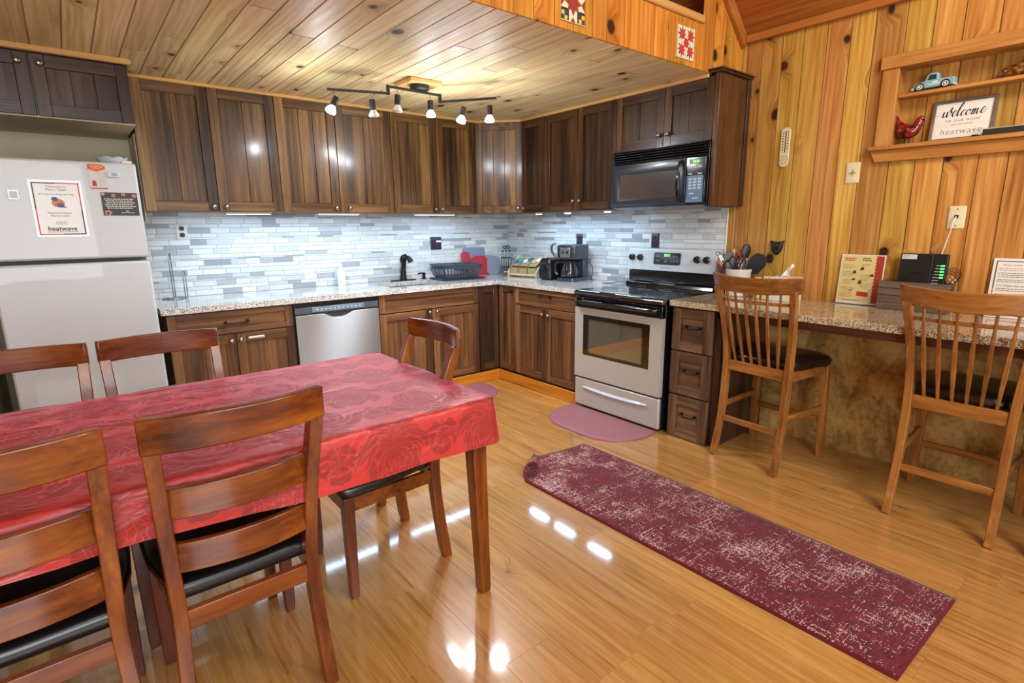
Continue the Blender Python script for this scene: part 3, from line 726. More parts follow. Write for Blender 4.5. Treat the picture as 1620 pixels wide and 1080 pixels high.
FROST_ON = glow('lit_bulb', '#dfeaff', 14.); FROST = plain('frosted_bulb', '#dfe3e6', .3, coat=.5)
heads = [(A.lerp(B_, .13), (-.55, -.05, -1), True), (A.lerp(B_, .95) if False else A.lerp(B_, .72), (.10, .02, -1), False), (B_.lerp(C_, .17)+up, (-.12, -.05, -1), False),
         (B_.lerp(C_, .80)+up, (.02, 0, -1), True), (C_.lerp(D_, .42), (-.32, -.05, -1), True), (C_.lerp(D_, .88), (0, .03, -1), True)]
LAMPS = []
for p, d, on in heads:
    d = V(d).normalized(); j = p+V((0, 0, -.052))
    mb = MB(); mb.tube([p+V((0, 0, -.004)), j], .0045, 8); mb.ball(j, .008, 8, 6); h = mb.build('stem', CHROME, t, smooth=60)
    mb = MB(); mb.tube([j-d*.012, j-d*.01, j+d*.048, j+d*.05], [.012, .0185, .019, .016], 14); mb.build('socket', BLACKM, h, smooth=40)
    mb = MB(); mb.tube([j+d*.05, j+d*.056, j+d*.074, j+d*.086, j+d*.090], [.016, .019, .030, .0315, .024], 16); mb.build('bulb', FROST_ON if on else FROST, h, smooth=50)
    LAMPS.append((j+d*.10, d, on))
# slim light bars under the wall cabinets
UC = glow('led_strip', '#e2efff', 9.)
UCB = []; UCS = glow('led_bar', '#dcebff', 4.)
for i, (a, b) in enumerate(((-2.72, -2.42), (-2.08, -1.75), (-1.25, -.85))):
    tl = thing('under_cabinet_light', ['slim white light bar under the first wall cabinet from the fridge', 'slim white light bar under the wall cabinet left of the faucet', 'slim white light bar under the wall cabinet above the dish rack'][i], 'light', ((a+b)/2, -.28, HB), group='light bars under the wall cabinets')
    mb = MB(); mb.bx(a, b, -.30, -.255, HB-.014, HB-.0005); hs = mb.build('housing', WHITE, tl, bevel=.002)
    mb = MB(); mb.bx(a+.01, b-.01, -.295, -.26, HB-.0155, HB-.0135); mb.build('diffuser', UCS, hs)
    UCB.append(((a+b)/2, -.2, b-a, .0))
for i, yy in enumerate((-.80, -1.16, -1.60)):
    tl = thing('puck_light', ['round white puck light under the narrow one-door wall cabinet', 'round white puck light under the wall cabinet over the coffee maker', 'round white puck light at the left edge of the microwave'][i], 'light', (-.29, yy, HB), group='puck lights under the right-hand cabinets')
    mb = MB(); mb.lathe([(.034, HB-.0005), (.036, HB-.004), (.034, HB-.012), (.03, HB-.014), (0, HB-.0142)], (-.29, yy, 0), 20); hs = mb.build('housing', WHITE, tl, smooth=40)
    mb = MB(); mb.lathe([(.026, HB-.0143), (.026, HB-.017), (0, HB-.018)], (-.29, yy, 0), 20); mb.build('diffuser', UC, hs)
# ------------------------------------------------------------------ dining chairs (front looks along +y)
LEATHER = plain('black_leather', '#141110', .32, coat=.15, scale=90)
BLEATHER = plain('brown_leather', '#21150f', .34, coat=.2, scale=90)
def arc(hw, y, z, bow, n=10, yend=0):
    return [(-hw+2*hw*k/n, y-bow*(1-(2*k/n-1)**2), z) for k in range(n+1)]
def make_chair():
    t = thing('dining_chair', 'x', 'chair')
    post = lambda s: [(s*.187, -.212, 0), (s*.182, -.195, .12), (s*.174, -.178, .30), (s*.171, -.176, .43), (s*.174, -.19, .55), (s*.180, -.232, .74), (s*.185, -.292, .905)]
    for s in (-1, 1):
        mb = MB(); mb.sweep(spline(post(s), 3), X, .036, [.036]+[.042]*9+[.04]*8+[.03]); mb.build('leg', [cherry('z')], t, bevel=.003)
        mb = MB(); mb.loft([[(s*.19+a*w, .205+b*w, z) for a, b in ((-1, -1), (1, -1), (1, 1), (-1, 1))] for w, z in ((.014, 0), (.017, .03), (.021, .42))]); mb.build('leg', [cherryd('z')], t, bevel=.003)
    mb = MB(); mb.sweep(arc(.203, -.296, .938, .042, 12), Z, .084, .023); mb.build('top_rail', cherry('x'), t, bevel=.004)
    for z, y, hw in ((.735, -.226, .166), (.573, -.196, .163)):
        mb = MB(); mb.sweep(arc(hw, y, z, .03, 12), Z, .082, .018); mb.build('slat', cherry('x'), t, bevel=.003)
    mb = MB(); mb.sweep([(-.16, -.180, .383), (.16, -.180, .383)], Z, .055, .022); mb.sweep([(-.175, .208, .383), (.175, .208, .383)], Z, .055, .02)
    for s in (-1, 1): mb.sweep([(s*.175, -.165, .383), (s*.19, .19, .383)], Z, .055, .02)
    mb.build('seat_frame', cherry('x'), t, bevel=.002)
    def seat(gr, z): 
        return [(x, y, z) for x, y, _ in [(.172-gr, -.152+gr, 0), (.215-gr, .06, 0), (.222-gr, .20, 0), (.205-gr, .233-gr, 0), (0, .240-gr, 0), (-.205+gr, .233-gr, 0), (-.222+gr, .20, 0), (-.215+gr, .06, 0), (-.172+gr, -.152+gr, 0), (0, -.154+gr, 0)]]
    mb = MB(); mb.loft([seat(.006, .421), seat(0, .43), seat(0, .452), seat(.010, .466), seat(.035, .474), seat(.09, .478)]); mb.build('seat', LEATHER, t, smooth=50, bevel=.002)
    return t
CHG = 'chairs around the dining table'
proto = make_chair(); used = False
for x, y, rz, lab in (
    (-3.33, -2.79, 0, 'dark red-brown wooden dining chair nearest the camera, with its whole slatted back in view'),
    (-3.797, -2.79, 0, 'red-brown dining chair cut by the lower left edge of the photo, its back to us'),
    (-3.36, -2.265, 180, 'far-side dining chair in front of the drawer base cabinet beside the fridge'),
    (-3.795, -2.265, 180, 'far-side dining chair at the left photo edge, backed by the white fridge'),
    (-2.722, -2.485, 90, 'dining chair pushed in at the right-hand short end of the table, facing left')):
    c = proto if not used else copy_tree(proto); used = True
    c.location = (x, y, 0); c.rotation_euler = (0, 0, R(rz)); c['label'] = lab; c['group'] = CHG; c['category'] = 'chair'

# ------------------------------------------------------------------ bar stools
def make_stool():
    t = thing('bar_stool', 'x', 'stool')
    post = lambda s: [(s*.192, -.237, 0), (s*.190, -.205, .14), (s*.187, -.178, .32), (s*.187, -.168, .56), (s*.194, -.178, .74), (s*.208, -.215, .90), (s*.222, -.262, 1.04)]
    for s in (-1, 1):
        mb = MB(); mb.sweep(spline(post(s), 3), X, .034, [.034]*6+[.042]*8+[.034]*5); mb.build('leg', oak('z'), t, bevel=.003)
        mb = MB(); mb.loft([[(s*(.205+.012*(1-z/.58))+a*w, .215+.02*(1-z/.58)+b*w, z) for a, b in ((-1, -1), (1, -1), (1, 1), (-1, 1))] for w, z in ((.017, 0), (.02, .3), (.022, .58))]); mb.build('leg', oak('z'), t, bevel=.003)
    # crest: deeper in the middle, bowed
    mb = MB(); n = 16; rings = []
    for k in range(n+1):
        q = 2*k/n-1; x = q*.262; y = -.252-.078*(1-q*q); zt = 1.114-.014*(1-q*q); zb = 1.026-.014*(1-q*q); th = .012
        x2 = x*(.965)
        lean = .022
        rings.append([(x2, y+lean-th, zb), (x2, y+lean+th, zb), (x, y+th, zt), (x, y-th, zt)])
    mb.loft(rings); mb.build('crest_rail', oak('x'), t, bevel=.005, seg=3)
    mb = MB(); mb.sweep(arc(.212, -.222, .962, .055, 12), Z, .017, .015); mb.build('cross_rail', oak('x'), t, bevel=.003)
    for k in range(6):
        q = (k-2.5)/2.5; bx_, tx = q*.128, q*.158
        yb, yt = -.172-.0*(1-q*q), -.235-.068*(1-(tx/.22)**2)
        P0, P1 = V((bx_, yb, .588)), V((tx, yt, 1.032))
        pts = [P0.lerp(P1, f)+V((0, -.006*math.sin(math.pi*f), 0)) for f in (0, .15, .35, .6, .8, 1)]
        mb = MB(); mb.sweep(pts, X, [.013, .014, .020, .017, .012, .011], [.012, .012, .013, .012, .011, .01]); mb.build('spindle', oak('z'), t, bevel=.003)
    mb = MB(); mb.sweep([(-.172, -.171, .565), (.172, -.171, .565)], Z, .062, .024); mb.build('seat_rail', oak('x'), t, bevel=.003)
    mb = MB(); mb.sweep([(-.19, .218, .555), (.19, .218, .555)], Z, .05, .02)
    for s in (-1, 1): mb.sweep([(s*.187, -.15, .555), (s*.205, .20, .555)], Z, .05, .02)
    mb.build('seat_frame', oak('x'), t, bevel=.002)
    for a, b in (((-.178, -.19, .235), (.178, -.19, .235)), ((-.2, .224, .235), (.2, .224, .235))):
        mb = MB(); mb.sweep([a, b], Z, .034, .018); mb.build('stretcher', oak('x'), t, bevel=.003)
    for s in (-1, 1):
        mb = MB(); mb.sweep([(s*.187, -.168, .315), (s*.209, .212, .315)], Z, .034, .018); mb.build('stretcher', oak('y'), t, bevel=.003)
    def seat(g, z, d=0):
        P = []
        for k in range(28):
            a = 2*math.pi*k/28; c_, s_ = math.cos(a), math.sin(a); e = .55
            w = (.255 if s_ > 0 else .205)-g
            P.append((math.copysign(abs(c_)**e, c_)*w, .057+math.copysign(abs(s_)**e, s_)*(.217-g), z))
        return P
    mb = MB(); mb.loft([seat(.012, .582), seat(0, .598), seat(-.002, .618), seat(.012, .636), seat(.05, .646), seat(.12, .645)]); mb.build('seat', BLEATHER, t, smooth=50)
    return t
proto = make_stool(); used = False
for x, y, rz, lab in (
    (-.463, -3.05, -94, 'oak counter stool nearest the stove, turned slightly, beside the drawer cabinet'),
    (-.443, -3.953, -90, 'oak counter stool in front of the dark crate and router on the bar'),
    (-.42, -4.485, -92, 'oak counter stool of which only a leg shows at the right edge of the photo')):
    c = proto if not used else copy_tree(proto); used = True
    c.location = (x, y, 0); c.rotation_euler = (0, 0, R(rz)); c['label'] = lab; c['group'] = 'oak stools at the breakfast bar'; c['category'] = 'stool'

# ------------------------------------------------------------------ dining table and cloth
TX0, TX1, TY0, TY1, TZ = -4.62, -2.475, -2.983, -2.043, .780
t = thing('dining_table', 'long dark wooden dining table under a red damask cloth', 'table', (-3.54, -2.48, 0))
mb = MB(); mb.bx(TX0, TX1, TY0, TY1, .75, TZ); mb.build('tabletop', cherryd('x'), t, bevel=.004)
mb = MB()
for q in ((TX0+.05, TX1-.05, TY0+.045, TY0+.065), (TX0+.05, TX1-.05, TY1-.065, TY1-.045), (TX1-.07, TX1-.05, TY0+.045, TY1-.045), (TX0+.05, TX0+.07, TY0+.045, TY1-.045)): mb.bx(*q, .67, .7495)
mb.build('apron', cherryd('x'), t)
for x, y, dx, dy in ((-2.535, -2.938, .01, -.024), (-2.535, -2.09, 0, 0), (-4.54, -2.93, 0, -.02), (-4.54, -2.09, 0, 0)):
    mb = MB(); mb.loft([[(x+dx*(1-z/.75)+a*w, y+dy*(1-z/.75)+b*w, z) for a, b in ((-1, -1), (1, -1), (1, 1), (-1, 1))] for w, z in ((.017, 0), (.0215, .008), (.031, .7495))]); mb.build('leg', cherry('z') if y > -2.6 else cherry('z'), t, bevel=.003)
# cloth: rings from the middle of the top to the hem, flat coordinates kept as the UV map
bm = bmesh.new(); uvl = bm.loops.layers.uv.new('UVMap')
def outline(r, n=9, m=26):
    """points + outward normals round the table edge"""
    out = []; x0, x1, y0, y1 = TX0-.004, TX1+.004, TY0-.004, TY1+.004
    cs = [((x1-r, y1-r), 0), ((x0+r, y1-r), 90), ((x0+r, y0+r), 180), ((x1-r, y0+r), 270)]
    for i, ((cx, cy), a0) in enumerate(cs):
        for k in range(n+1):
            a = R(a0+90*k/n); out.append((cx+r*math.cos(a), cy+r*math.sin(a), math.cos(a), math.sin(a), 1.))
        a = R(a0+90); nx, ny = math.cos(a), math.sin(a); (qx, qy), _ = cs[(i+1) % 4]
        p0 = (cx+r*nx, cy+r*ny); p1 = (qx+r*nx, qy+r*ny)
        for k in range(1, m): f_ = k/m; out.append((p0[0]+(p1[0]-p0[0])*f_, p0[1]+(p1[1]-p0[1])*f_, nx, ny, 0.))
    return out
OL = outline(.03)
prof = [(-.30, TZ+.0035, 0), (-.12, TZ+.0035, 0), (-.035, TZ+.0035, 0), (-.008, TZ+.003, 0), (.001, TZ-.002, .008), (.005, TZ-.012, .02), (.007, TZ-.05, .055), (.008, TZ-.095, .10), (.009, TZ-.135, .14), (.010, TZ-.172, .176)]
rings = []
for off, z, drop in prof:
    ring = []
    for k, (x, y, nx, ny, cr) in enumerate(OL):
        px, py = x+nx*off, y+ny*off
        if off < -.02: px, py = min(max(x, TX0-off), TX1+off), min(max(y, TY0-off), TY1+off)
        if drop > .03:
            w = math.sin(x*9.1+y*13.)*.5+math.sin(x*23.+y*7.+1.)*.3
            amp = .012*(drop/.16); px += nx*amp*w; py += ny*amp*w
            if cr: px += nx*.012*drop/.16; py += ny*.012*drop/.16
        zz = z+(.008*math.sin(x*5+y*6.)*(drop/.16) if drop > .05 else 0)
        zz = TZ-(TZ-zz)*(1-.19*min(1.4, max(0, TX1-x)/1.14)) if drop > .02 else zz
        ring.append((bm.verts.new((px, py, zz)), (px, py) if off < -.02 else (x+nx*min(off, 0)+nx*drop, y+ny*min(off, 0)+ny*drop)))
    rings.append(ring)
N = len(OL)
def cf(vs):
    try: f = bm.faces.new([v for v, _ in vs])
    except ValueError: return
    f.smooth = True
    for l in f.loops:
        for v, u in vs:
            if l.vert is v: l[uvl].uv = u
for a, b in zip(rings, rings[1:]):
    for i in range(N): cf([a[i], b[i], b[(i+1) % N], a[(i+1) % N]])
cf(rings[0])
bmesh.ops.remove_doubles(bm, verts=bm.verts, dist=1e-5); bmesh.ops.dissolve_degenerate(bm, dist=1e-5, edges=bm.edges)
bmesh.ops.recalc_face_normals(bm, faces=bm.faces)
me = bpy.data.meshes.new('tablecloth'); bm.to_mesh(me); bm.free()
# damask: mirrored leafy medallions in a half-drop repeat
t = NT('red_damask'); uv = t.n('ShaderNodeUVMap', uv_map='UVMap').outputs[0]; u, v, _ = t.sep(uv)
def damask(u, v, W=.36, H=.44):
    def cell(ou, ov):
        fu = t.m('ADD', t.m('DIVIDE', u, W), ou); fv = t.m('ADD', t.m('DIVIDE', v, H), ov)
        return t.m('ABSOLUTE', t.m('SUBTRACT', t.m('FRACT', fu), .5)), t.m('SUBTRACT', t.m('FRACT', fv), .5)
    wn = t.noise(t.n('ShaderNodeMapping', {'Vector': uv, 'Scale': (26., 26., 1.)}).outputs[0], 1., 2, .5)
    wp = t.m('MULTIPLY', t.m('SUBTRACT', wn, .5), .09)
    def leafy(x, y, big, lobes, up):
        x = t.m('ADD', x, wp); rad = t.m('SQRT', t.m('ADD', t.m('POWER', x, 2.), t.m('POWER', t.m('MULTIPLY', y, H/W), 2.)))
        ang = t.m('ADD', t.m('ARCTAN2', x, t.m('MULTIPLY', y, up)), t.m('MULTIPLY', rad, 4.6))      # leaves curl outwards
        l1 = t.m('ABSOLUTE', t.m('SINE', t.m('MULTIPLY', ang, lobes)))
        l2 = t.m('ABSOLUTE', t.m('SINE', t.m('MULTIPLY', ang, lobes*4)))
        edge = t.m('ADD', big*.52, t.m('ADD', t.m('MULTIPLY', t.m('POWER', l1, .6), big*.40), t.m('MULTIPLY', l2, big*.08)))
        ins = t.mapr(t.m('SUBTRACT', edge, rad), -.004, .006)
        vein = t.m('ABSOLUTE', t.m('SINE', t.m('ADD', t.m('MULTIPLY', ang, lobes*2), 1.57)))
        cut = t.m('MULTIPLY', t.mapr(vein, .30, .16), t.m('GREATER_THAN', rad, big*.22))
        ring_ = t.mapr(t.m('ABSOLUTE', t.m('SUBTRACT', rad, t.m('MULTIPLY', edge, .55))), .012, .006)
        return t.m('MULTIPLY', ins, t.m('SUBTRACT', 1., t.m('MAXIMUM', cut, t.m('MULTIPLY', ring_, .8))), clamp=True)
    out = None
    for ou, ov, big, lobes, up in ((0, 0, .37, 2.5, 1.), (.5, .5, .36, 3.5, -1.), (.5, 0, .19, 2.5, 1.), (0, .5, .19, 1.5, -1.)):
        m_ = leafy(*cell(ou, ov), big, lobes, up); out = m_ if out is None else t.m('MAXIMUM', out, m_)
    return out
mk = damask(u, v)
lw = t.n('ShaderNodeLayerWeight', {'Blend': .5}).outputs['Facing']
weave = t.noise(uv, 900, 2)
base = t.mix(mk, '#bb2f2b', '#94221f')
t.set(Base_Color=base, Roughness=t.mapr(mk, 0, 1, .42, .55), Sheen_Weight=t.mapr(mk, 0, 1, 1., .7), Sheen_Roughness=.3, Specular_IOR_Level=.7)
t.put(t.b.inputs['Sheen Tint'], lin('#ffa0b8'))
wr = t.noise(t.n('ShaderNodeMapping', {'Vector': uv, 'Scale': (3., 5., 1.)}).outputs[0], 1.6, 3, .5, .8)
t.bump(t.m('ADD', t.m('MULTIPLY', wr, 1.), t.m('MULTIPLY', weave, .006)), .35, .05)
me.materials.append(t.mat); cloth = bpy.data.objects.new('tablecloth', me); COL.objects.link(cloth)
tag(cloth, 'red damask tablecloth with leafy pattern draped over the dining table', 'tablecloth')

# ------------------------------------------------------------------ runner rug with a curled corner
t = thing('runner_rug', 'long wine-red distressed runner rug with one curled corner on the floor', 'rug', (-1.47, -3.18, 0))
c00, c10, c11, c01 = V((-1.798, -4.127, 0)), V((-1.205, -4.146, 0)), V((-1.181, -2.235, 0)), V((-1.815, -2.19, 0))
bm = bmesh.new(); uvl = bm.loops.layers.uv.new('UVMap'); nu, nv = 28, 84; TH = .007
def rp(a, b, top):
    p = c00*(1-a)*(1-b)+c10*a*(1-b)+c11*a*b+c01*(1-a)*b
    z = .0015
    # far-left corner rolls up and back over itself
    da, db = a*.57, (1-b)*1.9; ax_ = V((.62, -.78, 0)); q = da*.62+db*.78; cr = .165
    if q < cr:
        rr = .036; th = (cr-q)/rr
        back = rr*math.sin(th)
        p = p+ax_*((cr-q)-back); z += rr*(1-math.cos(th))
    z += .010*max(0, 1-(1-b)*1.9/.12)*max(0, math.sin(math.pi*(1-a)))**2*(1 if a < .6 else .4)
    return V((p.x, p.y, z+(TH if top else 0)))
gt = [[bm.verts.new(rp(i/nu, j/nv, True)) for j in range(nv+1)] for i in range(nu+1)]
gb = [[bm.verts.new(rp(i/nu, j/nv, False)) for j in range(nv+1)] for i in range(nu+1)]
def rf(vs, uvs, mi=0):
    f = bm.faces.new(vs); f.material_index = mi; f.smooth = True
    for l, q in zip(f.loops, uvs): l[uvl].uv = q
for i in range(nu):
    for j in range(nv):
        uvs = [(i/nu*.57, j/nv*1.9), ((i+1)/nu*.57, j/nv*1.9), ((i+1)/nu*.57, (j+1)/nv*1.9), (i/nu*.57, (j+1)/nv*1.9)]
        rf([gt[i][j], gt[i+1][j], gt[i+1][j+1], gt[i][j+1]], uvs)
        rf([gb[i][j+1], gb[i+1][j+1], gb[i+1][j], gb[i][j]], uvs, 1)
def side(L1, L2):
    for k in range(len(L1)-1): rf([L1[k], L1[k+1], L2[k+1], L2[k]], [(0, 0)]*4, 2)
side([g[0] for g in gb], [g[0] for g in gt]); side([g[nv] for g in gt], [g[nv] for g in gb]); side(gt[0], gb[0]); side(gb[nu], gt[nu])
bmesh.ops.recalc_face_normals(bm, faces=bm.faces)
me = bpy.data.meshes.new('pile'); bm.to_mesh(me); bm.free()
n = NT('distressed_red'); uv = n.n('ShaderNodeUVMap', uv_map='UVMap').outputs[0]; u, v, _ = n.sep(uv)
big = n.noise(n.xyz(u, v, 0), 5, 3, .6, .4); h1 = n.noise(n.xyz(n.m('MULTIPLY', u, 18), n.m('MULTIPLY', v, 130), 0), 1, 3, .6); h2 = n.noise(n.xyz(n.m('MULTIPLY', u, 150), n.m('MULTIPLY', v, 14), 3), 1, 3, .6)
fine = n.n('ShaderNodeTexWhiteNoise', {'Vector': n.n('ShaderNodeVectorMath', {0: uv, 1: (260, 260, 1)}, operation='MULTIPLY').outputs[0]}, noise_dimensions='3D')
pix = n.n('ShaderNodeVectorMath', {0: n.n('ShaderNodeVectorMath', {0: uv, 1: (250, 330, 1)}, operation='MULTIPLY').outputs[0]}, operation='FLOOR').outputs[0]
fine = n.n('ShaderNodeTexWhiteNoise', {'Vector': pix}, noise_dimensions='3D').outputs['Value']
pu, pv, _ = n.sep(pix)
sv = n.noise(n.xyz(n.m('MULTIPLY', pu, .03), n.m('MULTIPLY', pv, .4), 0), 1, 3, .6); su = n.noise(n.xyz(n.m('MULTIPLY', pu, .4), n.m('MULTIPLY', pv, .03), 5), 1, 3, .6)
f = n.m('ADD', n.m('MULTIPLY', n.m('MAXIMUM', sv, su), .85), n.m('ADD', n.m('MULTIPLY', big, .56), n.m('MULTIPLY', fine, .24)))
red = n.ramp(n.m('ADD', n.m('MULTIPLY', h1, .5), n.m('MULTIPLY', h2, .5)), [(.36, '#33090f'), (.48, '#5e121e'), (.62, '#7d2030')])
edge = n.m('MINIMUM', n.m('MINIMUM', u, n.m('SUBTRACT', .57, u)), n.m('MINIMUM', v, n.m('SUBTRACT', 1.9, v)))
cm = n.m('MULTIPLY', n.mapr(f, .955, .985), n.m('GREATER_THAN', edge, .012))
n.set(Base_Color=n.mix(cm, n.mix(n.m('GREATER_THAN', edge, .008), '#5c0f1b', red), '#c9a9a2'), Roughness=.95, Specular_IOR_Level=.1, Sheen_Weight=.2)
n.bump(n.m('ADD', fine, h1), .4, .004)
MATS['rugback'] = wood('jute_back', [(0, '#4b2a12'), (.5, '#8a5a2a'), (1, '#a87a45')], 'x', streak=120, along=90)
for m_ in (n.mat, MATS['rugback'], plain('rug_binding', '#5a0e1a', .8)): me.materials.append(m_)
o = bpy.data.objects.new('pile', me); COL.objects.link(o); o.parent = t; o.location = -t.location

# ------------------------------------------------------------------ D-shaped mats
MAT = plain('mauve_mat', '#96636d', .5, var=.1, scale=300)
def dmat(name, label, O, U, W, L, D, r=.22):
    """flat side along U starting at O, bulging along W"""
    t = thing(name, label, 'floor mat', tuple(V(O)+V(U)*L/2+V(W)*D/2))
    prof = []
    def out(g):
        P = []; n = 10
        a = [(g, g), (L-g, g)]
        # right bulge: superellipse quarter arcs
        for k in range(n+1):
            th = R(90*k/n); P.append((L-g-r+(r)*math.cos(th)**.9, D-g-(D-g)*.72+(D-g)*.72*math.sin(th)-.0*g))
        for k in range(n+1):
            th = R(90+90*k/n); c_ = -math.cos(th); P.append((g+r-r*c_**.9 if c_ > 0 else g+r, D-g-(D-g)*.72+(D-g)*.72*math.sin(th)))
        return a+P
    mb = MB(frame(O, U, W, V(U).cross(V(W))))
    z = (1 if V(U).cross(V(W)).z > 0 else -1)
    mb.loft([[(*p, z*.001) for p in out(0)], [(*p, z*.010) for p in out(.002)], [(*p, z*.016) for p in out(.015)], [(*p, z*.017) for p in out(.03)]])
    mb.build('mat', MAT, t, smooth=35); return t
dmat('floor_mat', 'dark mauve D-shaped mat on the floor in front of the stove', (-.665, -1.622, 0), nY, nX, .80, .42, .30)
dmat('floor_mat', 'mauve D-shaped mat on the floor under the sink, half hidden by the table', (-1.70, -.668, 0), X, nY, .84, .42, .30)
# ------------------------------------------------------------------ things on the kitchen counter
CZ = CT+.0005
def obj1(name, label, cat, base, build, group=None, rz=0):
    t = thing(name, label, cat, base, 0, group); build(t); return t
# paper towel holder
t = thing('paper_towel_holder', 'empty wire paper towel holder on the counter beside the refrigerator', 'paper towel holder', (-3.06, -.075, CZ))
WIRE = plain('steel_wire', '#8f9aa3', .25, metal=.9)
mb = MB(); mb.ring((-3.06, -.075, CZ+.004), Z, .075, .003, 28); mb.ring((-3.06, -.075, CZ+.004), Z, .045, .0025, 24)
mb.tube([(-3.135, -.075, CZ+.004), (-2.985, -.075, CZ+.004)], .003, 6); mb.build('base', WIRE, t, smooth=60)
mb = MB(); mb.tube(spline([(-3.066, -.075, CZ+.004), (-3.066, -.075, CZ+.29), (-3.06, -.075, CZ+.302), (-3.054, -.075, CZ+.29), (-3.054, -.075, CZ+.004)], 5), .003, 6); mb.build('post', WIRE, t, smooth=60)
mb = MB(); mb.tube(spline([(-2.995, -.08, CZ+.004), (-2.995, -.08, CZ+.17), (-2.988, -.08, CZ+.182), (-2.981, -.08, CZ+.17), (-2.981, -.08, CZ+.004)], 5), .003, 6); mb.build('tension_arm', WIRE, t, smooth=60)
# soap bottle
t = thing('soap_bottle', 'white plastic soap bottle on the counter left of the faucet', 'bottle', (-1.86, -.085, CZ))
BW = plain('bottle_white', '#eef2f4', .35)
mb = MB(); mb.lathe([(.030, CZ), (.033, CZ+.006), (.033, CZ+.11), (.028, CZ+.135), (.013, CZ+.15), (.012, CZ+.158)], (-1.86, -.085, 0), 20); mb.build('bottle', BW, t, smooth=45)
mb = MB(); mb.lathe([(.015, CZ+.158), (.015, CZ+.176), (.006, CZ+.18), (.005, CZ+.196), (0, CZ+.197)], (-1.86, -.085, 0), 16); mb.build('cap', BW, t, smooth=45)
# faucet
t = thing('faucet', 'dark pull-out kitchen faucet on a long base plate behind the sink', 'faucet', (-1.275, -.065, CZ))
mb = MB(); mb.loft([rrect(-1.40, -1.15, -.095, -.035, .029, CZ), rrect(-1.40, -1.15, -.095, -.035, .029, CZ+.005), rrect(-1.392, -1.158, -.088, -.042, .022, CZ+.009)]); mb.build('base_plate', BRONZE, t, smooth=40)
mb = MB(); mb.tube(spline([(-1.275, -.065, CZ+.006), (-1.275, -.065, CZ+.05), (-1.272, -.066, CZ+.11), (-1.266, -.07, CZ+.16)], 4), [.03]*3+[.026]*4+[.022]*6, 16); mb.build('body', BRONZE, t, smooth=50)
mb = MB(); mb.tube(spline([(-1.268, -.068, CZ+.15), (-1.262, -.078, CZ+.192), (-1.250, -.10, CZ+.206), (-1.238, -.128, CZ+.19), (-1.233, -.138, CZ+.165)], 5), [.021]*6+[.020]*7+[.023]*8, 14); mb.build('spray_head', BRONZE, t, smooth=50)
mb = MB(); mb.tube(spline([(-1.276, -.06, CZ+.155), (-1.282, -.05, CZ+.19), (-1.272, -.065, CZ+.222), (-1.255, -.10, CZ+.23)], 4), [.012]*4+[.010]*4+[.008]*5, 10); mb.build('lever', BRONZE, t, smooth=50)
t = thing('soap_dispenser', 'small dark soap pump with a long spout right of the faucet', 'soap dispenser', (-1.06, -.06, CZ))
mb = MB(); mb.lathe([(.022, CZ), (.022, CZ+.006), (.015, CZ+.012), (.014, CZ+.04), (.016, CZ+.045), (.016, CZ+.058), (0, CZ+.06)], (-1.06, -.06, 0), 16); mb.build('body', BRONZE, t, smooth=45)
mb = MB(); mb.tube([(-1.06, -.06, CZ+.052), (-1.10, -.075, CZ+.058), (-1.135, -.09, CZ+.055), (-1.14, -.092, CZ+.046)], [.008, .007, .006, .005], 10); mb.build('spout', BRONZE, t, smooth=60)
# dish rack on its tray
GREYP = plain('grey_plastic', '#3f4854', .4)
t = thing('dish_rack', 'dark grey slotted plastic dish rack right of the sink', 'dish rack', (-.83, -.255, CZ))
rk = Matrix.Translation((-.83, -.255, 0)) @ Matrix.Rotation(R(-6), 4, 'Z')
mb = MB(rk); mb.loft([rrect(-.205, .225, -.155, .155, .03, CZ), rrect(-.215, .235, -.165, .165, .03, CZ+.012), rrect(-.205, .225, -.155, .155, .03, CZ+.011)]); mb.build('drip_tray', plain('tray_navy', '#2e3540', .35), t, smooth=40)
mb = MB(rk)
zb, zt = CZ+.022, CZ+.132
def rpt(f, s_): # point on the flared wall
    return s_
bot, top_ = rrect(-.17, .17, -.12, .12, .03, zb, 3), rrect(-.20, .20, -.145, .145, .035, zt, 3)
bot2, top2 = rrect(-.174, .174, -.124, .124, .03, zb, 3), rrect(-.204, .204, -.149, .149, .035, zt, 3)
def band(f0, f1):
    L = lambda a, b, f: [tuple(V(p).lerp(V(q), f)) for p, q in zip(a, b)]
    i0, i1, o0, o1 = L(bot, top_, f0), L(bot, top_, f1), L(bot2, top2, f0), L(bot2, top2, f1)
    mb.loft([i0, i1, o1, o0, i0], cap=False)
band(0, .10); band(.72, 1.)
mb.loft([rrect(-.214, .214, -.159, .159, .04, zt, 3), rrect(-.214, .214, -.159, .159, .04, zt+.006, 3), rrect(-.198, .198, -.143, .143, .035, zt+.006, 3), rrect(-.198, .198, -.143, .143, .035, zt, 3)], cap=False)
mb.mi = 0
for k in range(12):      # slats of the long sides and ends
    x = -.17+.34*k/11
    for s in (-1, 1): mb.sweep([(x, s*.122, zb+.008), (x*1.17, s*.147, zt-.02)], X, .007, .004)
for k in range(9):
    y = -.11+.22*k/8
    for s in (-1, 1): mb.sweep([(s*.172, y, zb+.008), (s*.202, y*1.2, zt-.02)], Y, .012, .004)
    mb.bx(-.172, .172, y-.003, y+.003, zb, zb+.004)
for k in range(8): x = -.15+.3*k/7; mb.bx(x-.003, x+.003, -.122, .122, zb, zb+.004)
for x, y in ((-.15, -.1), (.15, -.1), (.15, .1), (-.15, .1)): mb.bx(x-.01, x+.01, y-.01, y+.01, CZ+.0115, zb+.001)
mb.build('basket', GREYP, t, smooth=30)
mb = MB(rk); mb.bx(.06, .19, .10, .141, zt-.07, zt+.001)
for k in range(6): mb.bx(.07+k*.02, .078+k*.02, .098, .1005, zt-.06, zt-.008)
mb.build('cutlery_box', GREYP, t)
